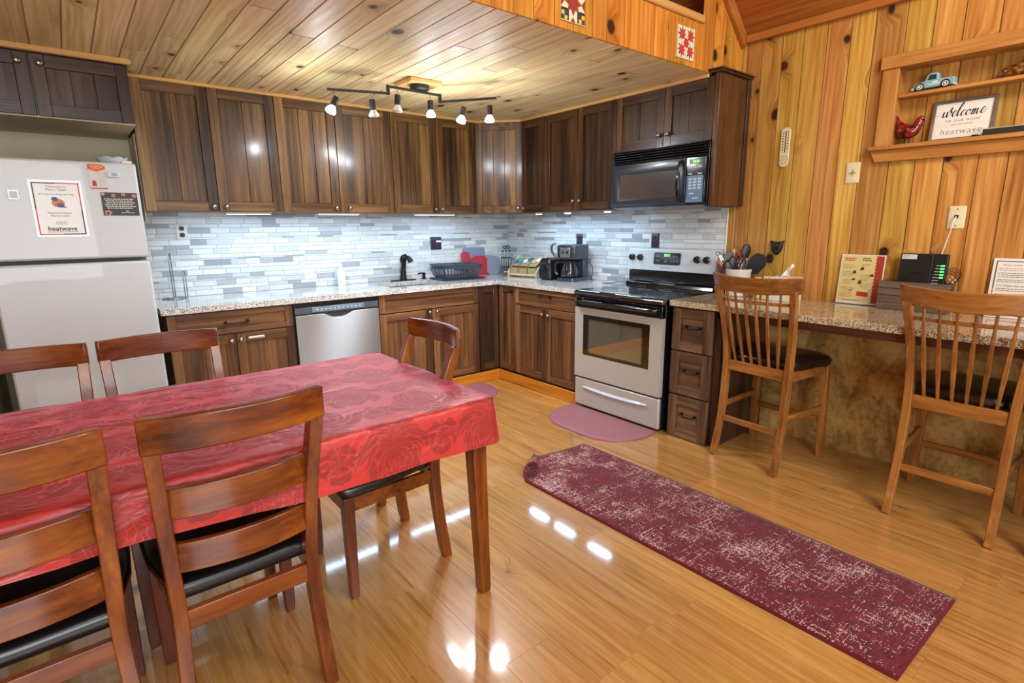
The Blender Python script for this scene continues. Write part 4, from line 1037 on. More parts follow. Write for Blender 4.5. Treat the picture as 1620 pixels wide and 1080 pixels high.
# cutting boards leaning at the back wall
def slab(name, label, mat, x, y, w, h, th=.008, lean=.045, r=.03, rz=0, tilt=0, group=None, hole=True):
    t = thing(name, label, 'cutting board', (x, y, CZ))
    M = Matrix.Translation((x, y, CZ)) @ Matrix.Rotation(R(rz), 4, 'Z') @ Matrix.Rotation(-math.atan(lean/h), 4, 'X') @ Matrix.Rotation(R(tilt), 4, 'Y')
    mb = MB(M); P = [(p[0], p[1]) for p in rrect(-w/2, w/2, 0, h, min(r, w/3), 0)]
    mb.prism(P, 0, th, 'y'); mb.build('board', mat, t, bevel=.002)
    return t
BR = plain('board_red', '#b3242f', .4); BG = plain('board_grey', '#8189a8', .4)
slab('cutting_board', 'large grey cutting board leaning on the tiles behind the red ones', BG, -.46, -.058, .27, .27, lean=.04)
slab('cutting_board', 'narrow tall red cutting board at the left of the grey board', BR, -.585, -.10, .10, .235, lean=.05)
slab('cutting_board', 'rounded red cutting board standing in front of the big grey one', BR, -.435, -.115, .20, .19, lean=.04, r=.06)
slab('cutting_board', 'curved-edge grey cutting board leaning beside the knife block', plain('board_slate', '#5f6880', .4), -.325, -.155, .13, .185, lean=.05, r=.055, rz=-42)
# knife block
t = thing('knife_block', 'dark knife block full of steel-handled knives in the counter corner', 'knife block', (-.245, -.255, CZ))
KM = Matrix.Translation((-.235, -.255, CZ)) @ Matrix.Rotation(R(-38), 4, 'Z')
mb = MB(KM); mb.prism([(-.06, 0), (.07, 0), (.085, .09), (.055, .165), (-.035, .075)], -.05, .05, 'x'); kb = mb.build('block', plain('block_slate', '#262e38', .4), t, bevel=.003)
mb = MB(KM); mb.bx(-.022, .022, -.0615, -.0600, .028, .036); mb.build('badge', plain('key_grey', '#c2d2e0', .5), kb)
kd = V((0, -.42, .9)).normalized(); KH = plain('knife_steel', '#aab4bd', .25, metal=.3)
for r_, (yy, zz, n_) in enumerate(((-.022, .09, 4), (.02, .13, 3))):
    for k in range(n_):
        kt = thing('knife', ['steel-handled knife in the front row of the knife block', 'steel-handled knife in the back row of the knife block'][r_], 'knife', tuple(KM @ V((-.036+k*.018, yy, zz))), group='front row of knives' if r_ == 0 else 'back row of knives')
        L = .10 if r_ == 0 else .125; p = V((-.034+.068*k/(n_-1), yy, zz-.004))
        mb = MB(KM); mb.tube([p, p+kd*.006, p+kd*L*.5, p+kd*(L-.012)], [.0075, .0085, .0095, .009], 8); mb.build('handle', KH, kt, smooth=60)
        mb = MB(KM); mb.tube([p+kd*(L-.012), p+kd*(L-.004), p+kd*L], [.0098, .010, .005], 8); mb.build('end_cap', BLACKM, kt, smooth=60)
        mb = MB(KM); mb.sweep([p, p-kd*.05], X, .0015, .014); mb.build('blade', CHROME, kt)
# scissors handles sticking out of the block
t = thing('kitchen_scissors', 'black-handled kitchen scissors standing up at the back of the knife block', 'scissors', tuple(KM @ V((.0, .045, .15))))
mb = MB(KM); mb.ring((-.014, .02, .265), (0, .9, .42), .016, .0045, 18); mb.ring((.018, .02, .270), (0, .9, .42), .016, .0045, 18); mb.build('handle', BLACKM, t, smooth=60)
mb = MB(KM); mb.sweep([(-.004, .03, .25), (.0, .05, .15)], X, .012, .003); mb.build('blade', CHROME, t)
# wooden rack of small wicker baskets
t = thing('snack_rack', 'slanted pale wooden rack with woven trays in the counter corner', 'rack', (-.2, -.53, CZ))
PW = wood('pale_rack', [(0, '#b49a6c'), (.5, '#d3bd92'), (1, '#e6d6b2')], 'x', rough=.5)
RM = Matrix.Translation((-.205, -.555, CZ)) @ Matrix.Rotation(R(-78), 4, 'Z')   # local x -> along the wall, local y -> to the wall
for s in (-1, 1):
    mb = MB(RM); x = s*.165; mb.prism([(-.105, 0), (.09, 0), (.09, .185), (.07, .195), (.05, .185), (-.095, .06), (-.105, .05)], x-.009, x+.009, 'x')
    mb.build('end_board', PW, t, bevel=.002)
mb = MB(RM); mb.bx(-.156, .156, -.10, -.088, .012, .03); mb.bx(-.156, .156, .06, .08, .15, .175); mb.bx(-.156, .156, .0, .012, .01, .028); mb.build('rail', PW, t, bevel=.002)
n = NT('wicker'); c = n.objco(False); wv = n.n('ShaderNodeTexWave', {'Vector': c, 'Scale': 160., 'Distortion': 3., 'Detail': 2.}, bands_direction='DIAGONAL').outputs['Fac']
n.set(Base_Color=n.ramp(wv, [(0, '#7d6540'), (.5, '#bfa676'), (1, '#e3d0a2')]), Roughness=.7); n.bump(wv, .6, .004); WK = n.mat
mb = MB(RM)
for a, b in ((-.152, -.052), (-.048, .05), (.054, .152)):
    for q in ((a, b, -.087, -.082, .03, .085), (a, b, .03, .035, .085, .15), (a, a+.005, -.087, .035, .03, .09), (b-.005, b, -.087, .035, .03, .09)):
        mb.bx(*q)
    mb.quad((a, -.085, .03), (b, -.085, .03), (b, .035, .086), (a, .035, .086))
mb.build('woven_tray', WK, t)
mb = MB(RM); 
for k in range(3): mb.quad((-.156+.104*k, -.085, .10), (-.06+.104*k, -.085, .10), (-.06+.104*k, .055, .17), (-.156+.104*k, .055, .17))
mb.build('woven_back', WK, t)
cols = ['#3f6fb0', '#3aa6b4', '#d8d4c6', '#4d6f86', '#c9b27a', '#efe9d8']
for k, (x, y, z, rz_) in enumerate(((-.125, -.02, .140, 15), (-.085, .005, .152, -10), (-.02, -.01, .145, 20), (.02, .02, .158, -25), (.085, -.01, .145, 10), (.125, .01, .155, -15))):
    nm = ['blue', 'turquoise', 'white', 'slate blue', 'tan', 'cream'][k]
    tt = thing('snack_packet', f'small {nm} packet lying in the woven rack by the knife block', 'packet', tuple(RM @ V((x, y, z))))
    m2 = RM @ Matrix.Translation((x, y, z)) @ Matrix.Rotation(R(27), 4, 'X') @ Matrix.Rotation(R(rz_), 4, 'Z')
    mb = MB(m2); mb.loft([[(a*.018, -.032, 0) for a in (-1, 1)]+[(a*.018, -.032, .001) for a in (1, -1)], [(-.02, -.022, -.004), (.02, -.022, -.004), (.02, -.022, .008), (-.02, -.022, .008)], [(-.02, .022, -.004), (.02, .022, -.004), (.02, .022, .008), (-.02, .022, .008)], [(a*.018, .032, 0) for a in (-1, 1)]+[(a*.018, .032, .001) for a in (1, -1)]])
    mb.build('wrapper', plain('packet_'+str(k), cols[k], .4), tt, smooth=50)
# toaster
t = thing('toaster', 'small black toaster with a chrome arc between snack rack and coffee maker', 'toaster', (-.2, -.845, CZ))
TM = Matrix.Translation((-.215, -.915, CZ))
mb = MB(TM); hx = .115
def tsec(x, g=0): return [(x, p[0], p[1]) for p in [(-.075+g, .012), (.075-g, .012), (.078-g, .06), (.074-g, .14), (.06-g, .178-g), (.035, .188-g), (-.035, .188-g), (-.06+g, .178-g), (-.074+g, .14), (-.078+g, .06)]]
mb.loft([tsec(-hx, .012), tsec(-hx+.012), tsec(hx-.012), tsec(hx, .012)]); mb.bx(-hx+.02, hx-.02, -.06, .06, 0, .013); bd = mb.build('body', BLACKP, t, smooth=40)
mb = MB(TM); mb.sweep([(-hx-.0015, .07*math.cos(a), .05+.10*math.sin(a)) for a in [math.pi*k/14 for k in range(15)]], X, .004, .006); mb.build('trim_arc', CHROME, bd)
mb = MB(TM); mb.bx(-hx-.02, -hx+.003, -.016, .016, .10, .115); mb.build('lever', BLACK, bd, bevel=.003)
mb = MB(TM)
for y in (-.025, .025): mb.bx(-.1, .1, y-.012, y+.012, .187, .1892)
mb.build('slot', SHADOW, bd)
# coffee maker
t = thing('coffee_maker', 'black drip coffee maker with glass carafe left of the stove', 'coffee maker', (-.19, -1.09, CZ))
CM = Matrix.Translation((-.19, -1.13, CZ)) @ Matrix.Rotation(R(12), 4, 'Z')      # front looks along -x
CB = plain('coffee_black', '#2c333e', .28, coat=.3)
mb = MB(CM); mb.loft([[(p[0], p[1], z) for p in rrect(-.135, .115, -.095, .095, .04, 0, 4)] for z in (0, .022)]+[[(p[0], p[1], .03) for p in rrect(-.128, .11, -.09, .09, .04, 0, 4)]]); mb.build('base', CB, t, smooth=40)
mb = MB(CM)
mb.prism([(.115, .03), (.04, .03), (.035, .10), (.035, .19), (.115, .19)], -.092, .092, 'y'); mb.build('water_tank', CB, t, bevel=.012, seg=3)
mb = MB(CM); mb.loft([[(p[0], p[1], z) for p in rrect(-.115+a, .125, -.096+b, .096-b, .03, 0, 4)] for z, a, b in ((.19, .004, .002), (.20, 0, 0), (.29, -.006, 0), (.305, 0, .004), (.312, .02, .02))]); mb.build('brew_head', CB, t, smooth=40)
mb = MB(CM); mb.bx(-.1265, -.118, -.05, .05, .205, .285); cp_ = mb.build('control_panel', NICKEL, t, bevel=.003)
mb = MB(CM); mb.bx(-.1285, -.126, .008, .036, .235, .262); mb.build('display', plain('display_blue', '#33465e', .2), cp_)
mb = MB(CM @ frame((-.1265, -.022, .248), (0, -1, 0), (0, 0, 1), (-1, 0, 0))); mb.lathe([(.012, 0), (.011, .006), (0, .0065)], n=14); mb.build('dial', BLACK, cp_, smooth=40)
CG = glass('carafe_glass', '#dfe6ea', .02)
mb = MB(CM); mb.sweep(spline([(-.108, .085, .20), (-.128, .112, .225), (-.142, .126, .265), (-.140, .122, .305), (-.120, .10, .322)], 5), (.7, .7, 0), .055, .014); mb.build('filter_flap', CB, t, smooth=60, bevel=.004)
t2 = thing('coffee_carafe', 'glass coffee carafe standing in the black coffee maker', 'carafe', tuple(CM @ V((-.05, 0, .031))))
mb = MB(CM); mb.lathe([(.055, .0315), (.076, .038), (.082, .065), (.074, .11), (.057, .148), (.054, .164), (.051, .164), (.054, .148), (.071, .11), (.079, .065), (.073, .042), (0, .037)], (-.05, 0, 0), 26, cap=False); mb.build('glass', CG, t2, smooth=50)
mb = MB(CM); mb.lathe([(.056, .163), (.057, .174), (.04, .181), (0, .182)], (-.05, 0, 0), 20); mb.ring((-.05, 0, .158), Z, .057, .004, 24); mb.build('lid', BLACKP, t2, smooth=45)
mb = MB(CM); mb.sweep(spline([(-.08, .05, .158), (-.095, .092, .162), (-.105, .114, .135), (-.105, .112, .08), (-.097, .094, .055)], 5), (.5, .8, 0), .011, .018); mb.build('handle', BLACKP, t2, smooth=60)
t = thing('power_cord', 'thin dark cord looping down beside the coffee maker', 'cord', (-.05, -1.24, CZ))
mb = MB(); mb.tube(spline([(-.075, -1.19, CZ+.16), (-.05, -1.225, CZ+.13), (-.06, -1.25, CZ+.06), (-.09, -1.262, CZ+.01), (-.05, -1.245, CZ+.004), (-.02, -1.22, CZ+.004)], 6), .003, 6); mb.build('cable', BLACKP, t, smooth=60)
t = thing('spoon_rest', 'flat pale pink spoon rest on the granite just left of the stove', 'spoon rest', (-.13, -1.49, CZ))
mb = MB(Matrix.Translation((-.13, -1.49, 0))); mb.lathe([(.02, CZ), (.055, CZ+.004), (.062, CZ+.010), (.056, CZ+.007), (.02, CZ+.004), (0, CZ+.004)], n=22); mb.build('dish', plain('pink_ceramic', '#cbb4bd', .25, coat=.3), t, smooth=50)

# ------------------------------------------------------------------ outlets and switches
def plate(name, label, M, w, h, mat, kind, cat='outlet'):
    t = thing(name, label, cat, tuple(M.translation))
    mb = MB(M); mb.loft([[(p[0], p[1], .0006) for p in rrect(-w/2, w/2, -h/2, h/2, .006, 0)], [(p[0], p[1], .004) for p in rrect(-w/2, w/2, -h/2, h/2, .006, 0)], [(p[0], p[1], .007) for p in rrect(-w/2+.006, w/2-.006, -h/2+.006, h/2-.006, .004, 0)]])
    pl = mb.build('plate', mat[0], t, smooth=40)
    if kind == 'duplex':
        for s in (-1, 1):
            mb = MB(M); mb.prism([(p[0], p[1]+s*.0225) for p in rrect(-.016, .016, -.015, .015, .012, 0)], .0065, .0085); so = mb.build('socket', mat[1], pl)
            mb = MB(M)
            for u in (-.006, .006): mb.bx(u-.0012, u+.0012, s*.0225-.002, s*.0225+.006, .0084, .009)
            mb.bx(-.002, .002, s*.0225-.010, s*.0225-.006, .0084, .009); mb.build('slot', SHADOW, so)
    return t, pl
def onback(x, z): return frame((x, -.0078, z), X, Z, nY)
def onright(y, z, d=-.0078): return frame((d, y, z), nY, Z, nX)
PL = plain('plate_bronze', '#3b3340', .35, metal=.3)
t, p = plate('wall_outlet', 'white outlet with dark sockets on the tiles beside the refrigerator', onback(-2.955, 1.368), .072, .115, (plain('plate_pale', '#c9d0cf', .4), BLACKM), 'duplex')
t, p = plate('wall_switch', 'square dark double switch plate on the tiles above the faucet', onback(-.888, 1.232), .118, .118, (PL, BLACKM), '', 'switch')
mb = MB(onback(-.888, 1.232)); mb.bx(.008, .045, -.030, .032, .0065, .010); mb.build('rocker', PL, p, bevel=.002)
mb = MB(onback(-.888, 1.232)); mb.bx(.004, .048, .012, .022, .0098, .012); mb.build('night_light', glow('switch_glow', '#ffffff', 2.), p)
mb = MB(onback(-.888, 1.232)); mb.bx(-.045, -.012, -.032, .032, .0065, .009); mb.build('socket', BLACKM, p)
plate('wall_outlet', 'dark outlet on the tiles right above the coffee maker', onright(-1.035, 1.25), .072, .115, (PL, BLACKM), 'duplex')
plate('wall_outlet', 'dark outlet on the tiles just above the stove panel', onright(-1.853, 1.262), .072, .115, (PL, BLACKM), 'duplex')
t, p = plate('wall_switch', 'ivory wall plate on the pine boards right of the thermometer', onright(-3.199, 1.665, -.0006), .072, .115, (IVORY, IVORY), '', 'switch')
mb = MB(onright(-3.199, 1.665, -.0006)); mb.lathe([(.0105, .0065), (.009, .010), (0, .0105)], n=16)
for u, v in ((-.016, 0), (.016, 0), (0, -.016), (0, .016)): mb.bx(u-.003, u+.003, v-.003, v+.003, .0065, .0085)
mb.build('jack', plain('jack_tan', '#a08d5e', .5), p)
t, p = plate('wall_outlet', 'ivory phone plate with a white cord running down to the router', onright(-3.711, 1.405, -.0006), .072, .115, (IVORY, IVORY), '', 'outlet')
mb = MB(onright(-3.711, 1.405, -.0006)); mb.bx(-.008, .008, -.004, .012, .0065, .010); mb.build('jack', SHADOW, p)
mb = MB(onright(-3.711, 1.405, -.0006))
for v in (-.042, .042): mb.lathe([(.004, .0065), (.003, .008), (0, .0082)], (0, v, 0), 10)
mb.build('screw', NICKEL, p)
t = thing('phone_cord', 'thin white cord from the ivory phone plate down behind the router', 'cord', (-.02, -3.70, 1.2))
mb = MB(); mb.tube(spline([(-.012, -3.711, 1.408), (-.03, -3.709, 1.395), (-.028, -3.70, 1.34), (-.022, -3.685, 1.26), (-.02, -3.675, 1.19), (-.022, -3.672, 1.02)], 6), .0025, 6); mb.build('cable', WHITE, t, smooth=60)

# ------------------------------------------------------------------ things hung on the pine wall
t = thing('thermometer', 'long cream wall thermometer with round ends on the pine boards', 'thermometer', (-.01, -2.80, 1.84))
TH = frame((-.0006, -2.795, 1.85), nY, Z, nX)
mb = MB(TH); mb.prism([(p[0], p[1]) for p in rrect(-.029, .029, -.118, .118, .027, 0, 8)], .0, .009); pl = mb.build('plate', plain('cream_face', '#d8cfa8', .5), t, bevel=.002)
mb = MB(TH); mb.tube([(.004, -.03, .010), (.004, .095, .010)], .0022, 8); mb.build('tube', INK, pl)
mb = MB(TH)
for k in range(7):
    mb.bx(-.018, -.008, .083-k*.0165, .088-k*.0165, .009, .0098); mb.bx(.013, .021, .087-k*.0165, .092-k*.0165, .009, .0098)
mb.build('scale_marks', INK, pl)
mb = MB(TH); mb.ring((0, -.075, .0092), Z, .024, .0008, 24, 4)
for k in range(13):
    a = R(-60+25*k); mb.bx(.019*math.cos(a)-.001, .019*math.cos(a)+.001, -.075+.019*math.sin(a)-.001, -.075+.019*math.sin(a)+.001, .009, .0096)
mb.build('dial_marks', INKG, pl)
mb = MB(TH); mb.sweep([(-.006, -.081, .0102), (.008, -.067, .0102)], Z, .001, .0025); mb.build('needle', INKR, pl)
t = thing('bear_hook', 'black cast bear-head hook on the pine boards above the crock', 'hook', (-.01, -2.80, 1.23))
BH = frame((-.0006, -2.803, 1.228), nY, Z, nX)
mb = MB(BH); P = [(-.044, .042), (-.038, .047), (-.028, .040), (0, .038), (.028, .040), (.038, .047), (.044, .042), (.038, .024), (.035, 0), (.026, -.025), (.012, -.042), (0, -.047), (-.012, -.042), (-.026, -.025), (-.035, 0), (-.038, .024)]
mb.loft([[(*p, 0) for p in P], [(*p, .008) for p in P], [(p[0]*.92, p[1]*.92, .015) for p in P], [(p[0]*.5, p[1]*.5-.004, .022) for p in P]]); mb.build('head', plain('cast_black', '#17171a', .45), t, smooth=50)
mb = MB(BH); mb.ball((0, -.022, .024), (.012, .011, .009), 10, 6); mb.build('muzzle', plain('cast_black', '#17171a', .45), t, smooth=60)
t = thing('wall_hook', 'tiny black hook on the pine wall just above the flyer stand', 'hook', (-.01, -3.41, 1.235))
mb = MB(onright(-3.41, 1.238, -.0006)); mb.bx(-.008, .008, -.003, .004, 0, .004); mb.tube(spline([(.006, .0, .004), (.006, -.006, .010), (.006, .002, .014)], 4), .002, 6); mb.build('hook', SHADOW, t)
# recessed shelf: casing, boards, sill
t = thing('wall_shelf', 'pine shelf recessed in the wall with casing and a sill', 'shelf', (.05, -3.9, 1.74))
ND = .095
rects = strip(NY0-.03, NY1+.03, .11, .15, NZ0-.03, NZ1+.03)
boards('back_board', frame((ND, 0, 0), (0, -1, 0), (0, 0, 1), (-1, 0, 0)), rects, M_WALL, parent=t)
mb = MB(); mb.bx(.001, ND, -NY0, -NY0+.018, NZ0-.03, NZ1+.03); mb.bx(.001, ND, -NY1-.018, -NY1, NZ0-.03, NZ1+.03); mb.bx(.001, ND, -NY1, -NY0, NZ1, NZ1+.02); mb.build('box_side', pine('z'), t)
for a, b in ((-NY0, -NY0+.078), (-NY1-.078, -NY1)):
    mb = MB(); mb.bx(-.020, -.001, a, b, NZ0+.001, NZ1+.001); mb.build('side_casing', pine('z'), t, bevel=.003)
mb = MB(); mb.bx(-.028, -.001, -NY1-.09, -NY0+.088, NZ1+.002, NZ1+.07); mb.build('head_casing', pine('y'), t, bevel=.003)
mb = MB(); mb.bx(.004, ND-.001, -NY1+.001, -NY0-.001, 2.040, 2.058); mb.build('shelf_board', pine('y'), t, bevel=.002)
mb = MB(); mb.bx(-.045, ND-.001, -NY1-.09, -NY0-.0005, NZ0-.022, NZ0); mb.bx(-.045, -.001, -NY0-.001, -NY0+.10, NZ0-.022, NZ0); mb.build('sill', pine('y'), t, bevel=.003)
mb = MB(); mb.prism([(NY1+.07, NZ0-.022), (NY1+.07, NZ0-.085), (NY0-.065, NZ0-.085), (NY0-.092, NZ0-.022)], -.024, -.001, 'x'); 
for v in mb.bm.verts: v.co.y = -v.co.y
mb.build('apron', pine('y'), t, bevel=.003)
# things on the shelf
t = thing('toy_truck', 'pale blue toy pickup truck on the upper shelf', 'toy truck', (.045, -3.515, 2.0585))
TM = frame((.045, -3.52, 2.0588), nY, Z, nX)
TB = plain('truck_blue', '#7fb0b5', .4, coat=.2)
mb = MB(TM)
P = [(-.088, .012), (-.088, .03), (-.078, .042), (-.04, .048), (-.03, .075), (-.018, .084), (.012, .084), (.018, .078), (.02, .05), (.086, .05), (.088, .044), (.086, .014)]
mb.prism(P, -.03, .022); bd = mb.build('body', TB, t, bevel=.006, seg=3)
mb = MB(TM); mb.prism([(-.028, .05), (-.019, .074), (.008, .074), (.010, .05)], .0222, .0235); mb.build('window', plain('truck_window', '#2f3a3c', .2), bd)
mb = MB(TM); mb.bx(-.094, -.084, .010, .022, -.026, .02); mb.bx(.084, .093, .010, .02, -.026, .02); mb.build('bumper', plain('truck_light', '#c9d6d4', .3), bd)
for u in (-.058, .052):
    mb = MB(TM); mb.lathe([(.021, .012), (.021, .025), (.018, .027), (0, .0272)], (u, .0205, 0), 22); w = mb.build('wheel', BLACKM, t, smooth=40)
    mb = MB(TM); mb.ring((u, .0205, .0272), Z, .011, .0022, 20, 5); mb.lathe([(.006, .027), (0, .0285)], (u, .0205, 0), 12); mb.build('hubcap', WHITE, w)
mb = MB(TM); mb.bx(-.02, .035, .026, .030, .0222, .023); mb.bx(-.005, .018, .034, .041, .0222, .023); mb.build('door_lettering', PAPER, bd)
t = thing('bird_figurine', 'dark red bird figurine with raised tail at the left end of the lower shelf', 'figurine', (.03, -3.43, NZ0))
BM = frame((.035, -3.435, NZ0+.0005), nY, Z, nX)
n = NT('red_glaze'); c = n.objco(False); nz = n.noise(c, 45, 3, .6); n.set(Base_Color=n.ramp(nz, [(.42, '#1c0f10'), (.5, '#7d1412'), (.65, '#a82019')]), Roughness=.18, Coat_Weight=.6); RG = n.mat
mb = MB(BM); mb.tube(spline([(-.074, .163, 0), (-.054, .122, 0), (-.030, .085, 0), (0, .066, 0), (.025, .075, 0), (.042, .105, 0), (.054, .125, 0), (.066, .124, 0), (.076, .116, 0)], 4), [.006, .009, .011, .013, .015, .019, .024, .03, .035, .037, .038, .038, .037, .036, .034, .032, .029, .026, .024, .024, .024, .023, .022, .02, .018, .015, .012, .010, .007, .005, .004, .003, .002][:33], 12); mb.build('body', RG, t, smooth=60)
mb = MB(BM)
for u in (-.012, .008): mb.tube([(u, 0, 0), (u, .045, 0)], .0035, 6)
mb.bx(-.03, .03, 0, .003, -.02, .02)
mb.build('legs', BLACKM, t, smooth=60)
# welcome sign
t = thing('welcome_sign', 'framed white welcome sign with handwriting leaning on the lower shelf', 'sign', (.07, -3.655, NZ0))
SW, SH = .262, .205
sn = V((-1, 0, .12)).normalized(); su = V((.12, 0, 1)).normalized(); SO = V((.058, -3.655, NZ0+.0015))
SM = frame(SO, nY, su, sn)
mb = MB(SM)
for q in ((-SW/2, -SW/2+.014, 0, SH), (SW/2-.014, SW/2, 0, SH), (-SW/2+.014, SW/2-.014, 0, .013), (-SW/2+.014, SW/2-.014, SH-.014, SH)): mb.bx(*q, -.006, .008)
mb.build('frame', wood('grey_frame', [(0, '#4b3f37'), (.5, '#72645a'), (1, '#8f8176')], 'y', rough=.6), t, bevel=.001)
mb = MB(SM); mb.bx(-SW/2+.013, SW/2-.013, .012, SH-.013, -.003, .001); bo = mb.build('panel', plain('sign_white', '#e3dfd2', .6), t)
mb = MB(SM)
def stroke(pts, w, closed=False, z=.0016):
    pts = [V((p[0], p[1], z)) for p in pts]; P = spline(pts, 6)
    for k in range(len(P)-1):
        a, b = P[k], P[k+1]; d = (b-a)
        if d.length < 1e-6: continue
        down = max(0, -d.normalized().y); ww = w*(.35+1.0*down); nn = V((-d.y, d.x, 0)).normalized()*ww/2
        d = d.normalized()*ww*.3
        mb.quad(a-nn-d, b-nn+d, b+nn+d, a+nn-d)
# brush script "welcome" (x from -.1 to .1, baseline .128)
bl, xh = .122, .026
def L(x0, pts, s=1.): return [(x0+p[0]*.0185*s+p[1]*.006, bl+p[1]*xh) for p in pts]
def swash(a): stroke(a, .0022)
swash([(-.117, bl+.014), (-.105, bl+.011), (-.092, bl+.014), (-.085, bl+.02)])
stroke(L(-.087, [(0, 1), (.05, .3), (.3, 0), (.7, .4), (.8, 1), (.85, .3), (1.1, 0), (1.6, .5), (1.7, 1.3), (1.5, 1.7), (1.35, 1.2), (1.8, .75)]), .0045)
stroke(L(-.050, [(-.1, .4), (.5, .55), (.75, .95), (.45, 1.1), (.12, .6), (.3, .05), (.75, .05), (1.1, .5)]), .0042)
stroke(L(-.030, [(0, .5), (.5, 1.4), (.75, 2.3), (.5, 2.5), (.2, 1.6), (.15, .4), (.4, 0), (.9, .4)]), .0048)
stroke(L(-.013, [(.8, .85), (.5, 1.05), (.1, .6), (.2, .1), (.6, .05), (1.0, .5)]), .0042)
stroke(L(.007, [(.55, 1.0), (.1, .75), (.1, .2), (.5, 0), (.9, .4), (.85, .9), (.5, 1.0), (.9, .75), (1.3, .9)]), .0040)
stroke(L(.030, [(0, .9), (.15, .95), (.1, 0), (.35, .85), (.6, .95), (.6, 0), (.85, .85), (1.15, .95), (1.15, .2), (1.45, 0), (1.75, .5)]), .0042)
stroke(L(.066, [(-.1, .4), (.5, .55), (.75, 1.0), (.45, 1.15), (.1, .6), (.3, .05), (.8, .1), (1.1, .55)]), .0042)
swash([(.088, bl+.014), (.098, bl+.024), (.108, bl+.027), (.117, bl+.025)])
mb.build('script_lettering', INK, bo)
text('lettering', 'TO OUR HOME', SM @ Matrix.Translation((0, .094, .0012)), .0165, INKG, bo, spacing=1.35)
text('lettering', 'WIFI PASSWORD', SM @ Matrix.Translation((0, .0765, .0012)), .0095, INKG, bo, spacing=1.3)
text('lettering', 'heatwave', SM @ Matrix.Translation((.0, .033, .0012)), .041, INKG, bo, spacing=1.12, shear=.12, bold=-.0006)
mb = MB(SM)
for k in range(12):
    mb.bx(-.108+k*.0052, -.1065+k*.0052, .0785, .0795, .001, .0014)
    mb.bx(.052+k*.0052, .0535+k*.0052, .0785, .0795, .001, .0014)
mb.build('dotted_rule', INKG, bo)
t = thing('glass_figurine', 'shiny brown glazed figurine on the upper shelf at the right photo edge', 'figurine', (.045, -3.84, 2.0585))
n = NT('brown_glaze'); c = n.objco(False); nz = n.noise(c, 38, 3, .6); n.set(Base_Color=n.ramp(nz, [(.35, '#24120a'), (.5, '#6b3e1c'), (.7, '#b88046')]), Roughness=.12, Coat_Weight=1.); BG_ = n.mat
GM = frame((.045, -3.85, 2.0588), nY, Z, nX)
mb = MB(GM); mb.tube(spline([(-.085, .010, 0), (-.06, .022, 0), (-.03, .030, 0), (0, .032, 0), (.03, .040, 0), (.05, .052, 0), (.075, .058, 0), (.11, .045, 0), (.14, .02, 0)], 4), [.004, .008, .013, .017, .020, .023, .025, .027, .028, .029, .030, .029, .027, .026, .026, .027, .028, .028, .028, .029, .03, .03, .03, .031, .031, .031, .030, .028, .026, .024, .020, .014, .008], 12)
for k in range(6): mb.ball((-.05+.035*k, .03+.006*k, .018), .010, 8, 6)
mb.build('body', BG_, t, smooth=60)
t = thing('shelf_tray', 'flat dark green box with pale top edge on the lower shelf beside the sign', 'box', (.02, -3.86, NZ0))
mb = MB(); mb.bx(-.02, .05, -4.16, -3.762, NZ0+.0005, NZ0+.030); mb.build('box', plain('dark_green', '#27302a', .4), t, bevel=.002)
mb = MB(); mb.bx(-.022, .052, -4.162, -3.760, NZ0+.0305, NZ0+.034); mb.build('lid', plain('pale_edge', '#c9b58a', .5), t)
t = thing('black_pebble', 'small flat black object lying in front of the welcome sign', 'object', (-.02, -3.735, NZ0))
mb = MB(Matrix.Translation((-.022, -3.735, NZ0+.0005))); mb.ball((0, 0, .005), (.011, .018, .005), 12, 6); mb.build('pebble', BLACKP, t, smooth=60)

# ------------------------------------------------------------------ things on the bar counter
t = thing('utensil_crock', 'white ceramic crock full of utensils on the bar beside the stove', 'crock', (-.14, -2.625, CZ))
kc = V((-.14, -2.625, 0))
mb = MB(); mb.lathe([(.066, CZ), (.072, CZ+.005), (.076, CZ+.08), (.08, CZ+.155), (.085, CZ+.172), (.084, CZ+.178), (.078, CZ+.178), (.072, CZ+.15), (.068, CZ+.02), (0, CZ+.012)], tuple(kc), 30, cap=False); mb.build('pot', plain('crock_white', '#dcd8cd', .25, coat=.3), t, smooth=40)
kz = CZ+.02
def uten(name, label, cat, foot, tip, parts):
    b = kc+V((foot[0], foot[1], kz)); e = kc+V((tip[0], tip[1], CZ+tip[2])); d = (e-b); L = d.length; d = d.normalized()
    sd_ = V((.63, .776, 0)); sd_ = (sd_-d*sd_.dot(d)); u = d.cross(V((-.63, -.776, .15))).normalized(); nn = u.cross(d).normalized()
    M = frame(b, u, d, nn); tt = thing(name, label, cat, tuple(b))
    parts(tt, M, L); return tt
def hdl(mb, L0, L1, r=.005): mb.tube([(0, L0, 0), (0, (L0+L1)/2, 0), (0, L1, 0)], [r, r*1.05, r*.8], 8)
def spatula(tt, M, L):
    mb = MB(M); hdl(mb, 0, L-.11); mb.build('handle', BLACKP, tt, smooth=60)
    mb = MB(M); P = [(-.012, L-.14), (-.045, L-.105), (-.056, L-.04), (-.040, L+.005), (.0, L+.016), (.036, L+.004), (.056, L-.04), (.050, L-.105), (.012, L-.14)]
    mb.prism(P, -.0025, .0025); mb.build('blade', BLACKM, tt, bevel=.001)
def spoon(tt, M, L):
    mb = MB(M); hdl(mb, 0, L-.075); mb.build('handle', BLACKP, tt, smooth=60)
    mb = MB(M); mb.ball((0, L-.045, 0), (.033, .052, .010), 14, 8); mb.build('bowl', BLACKM, tt, smooth=60)
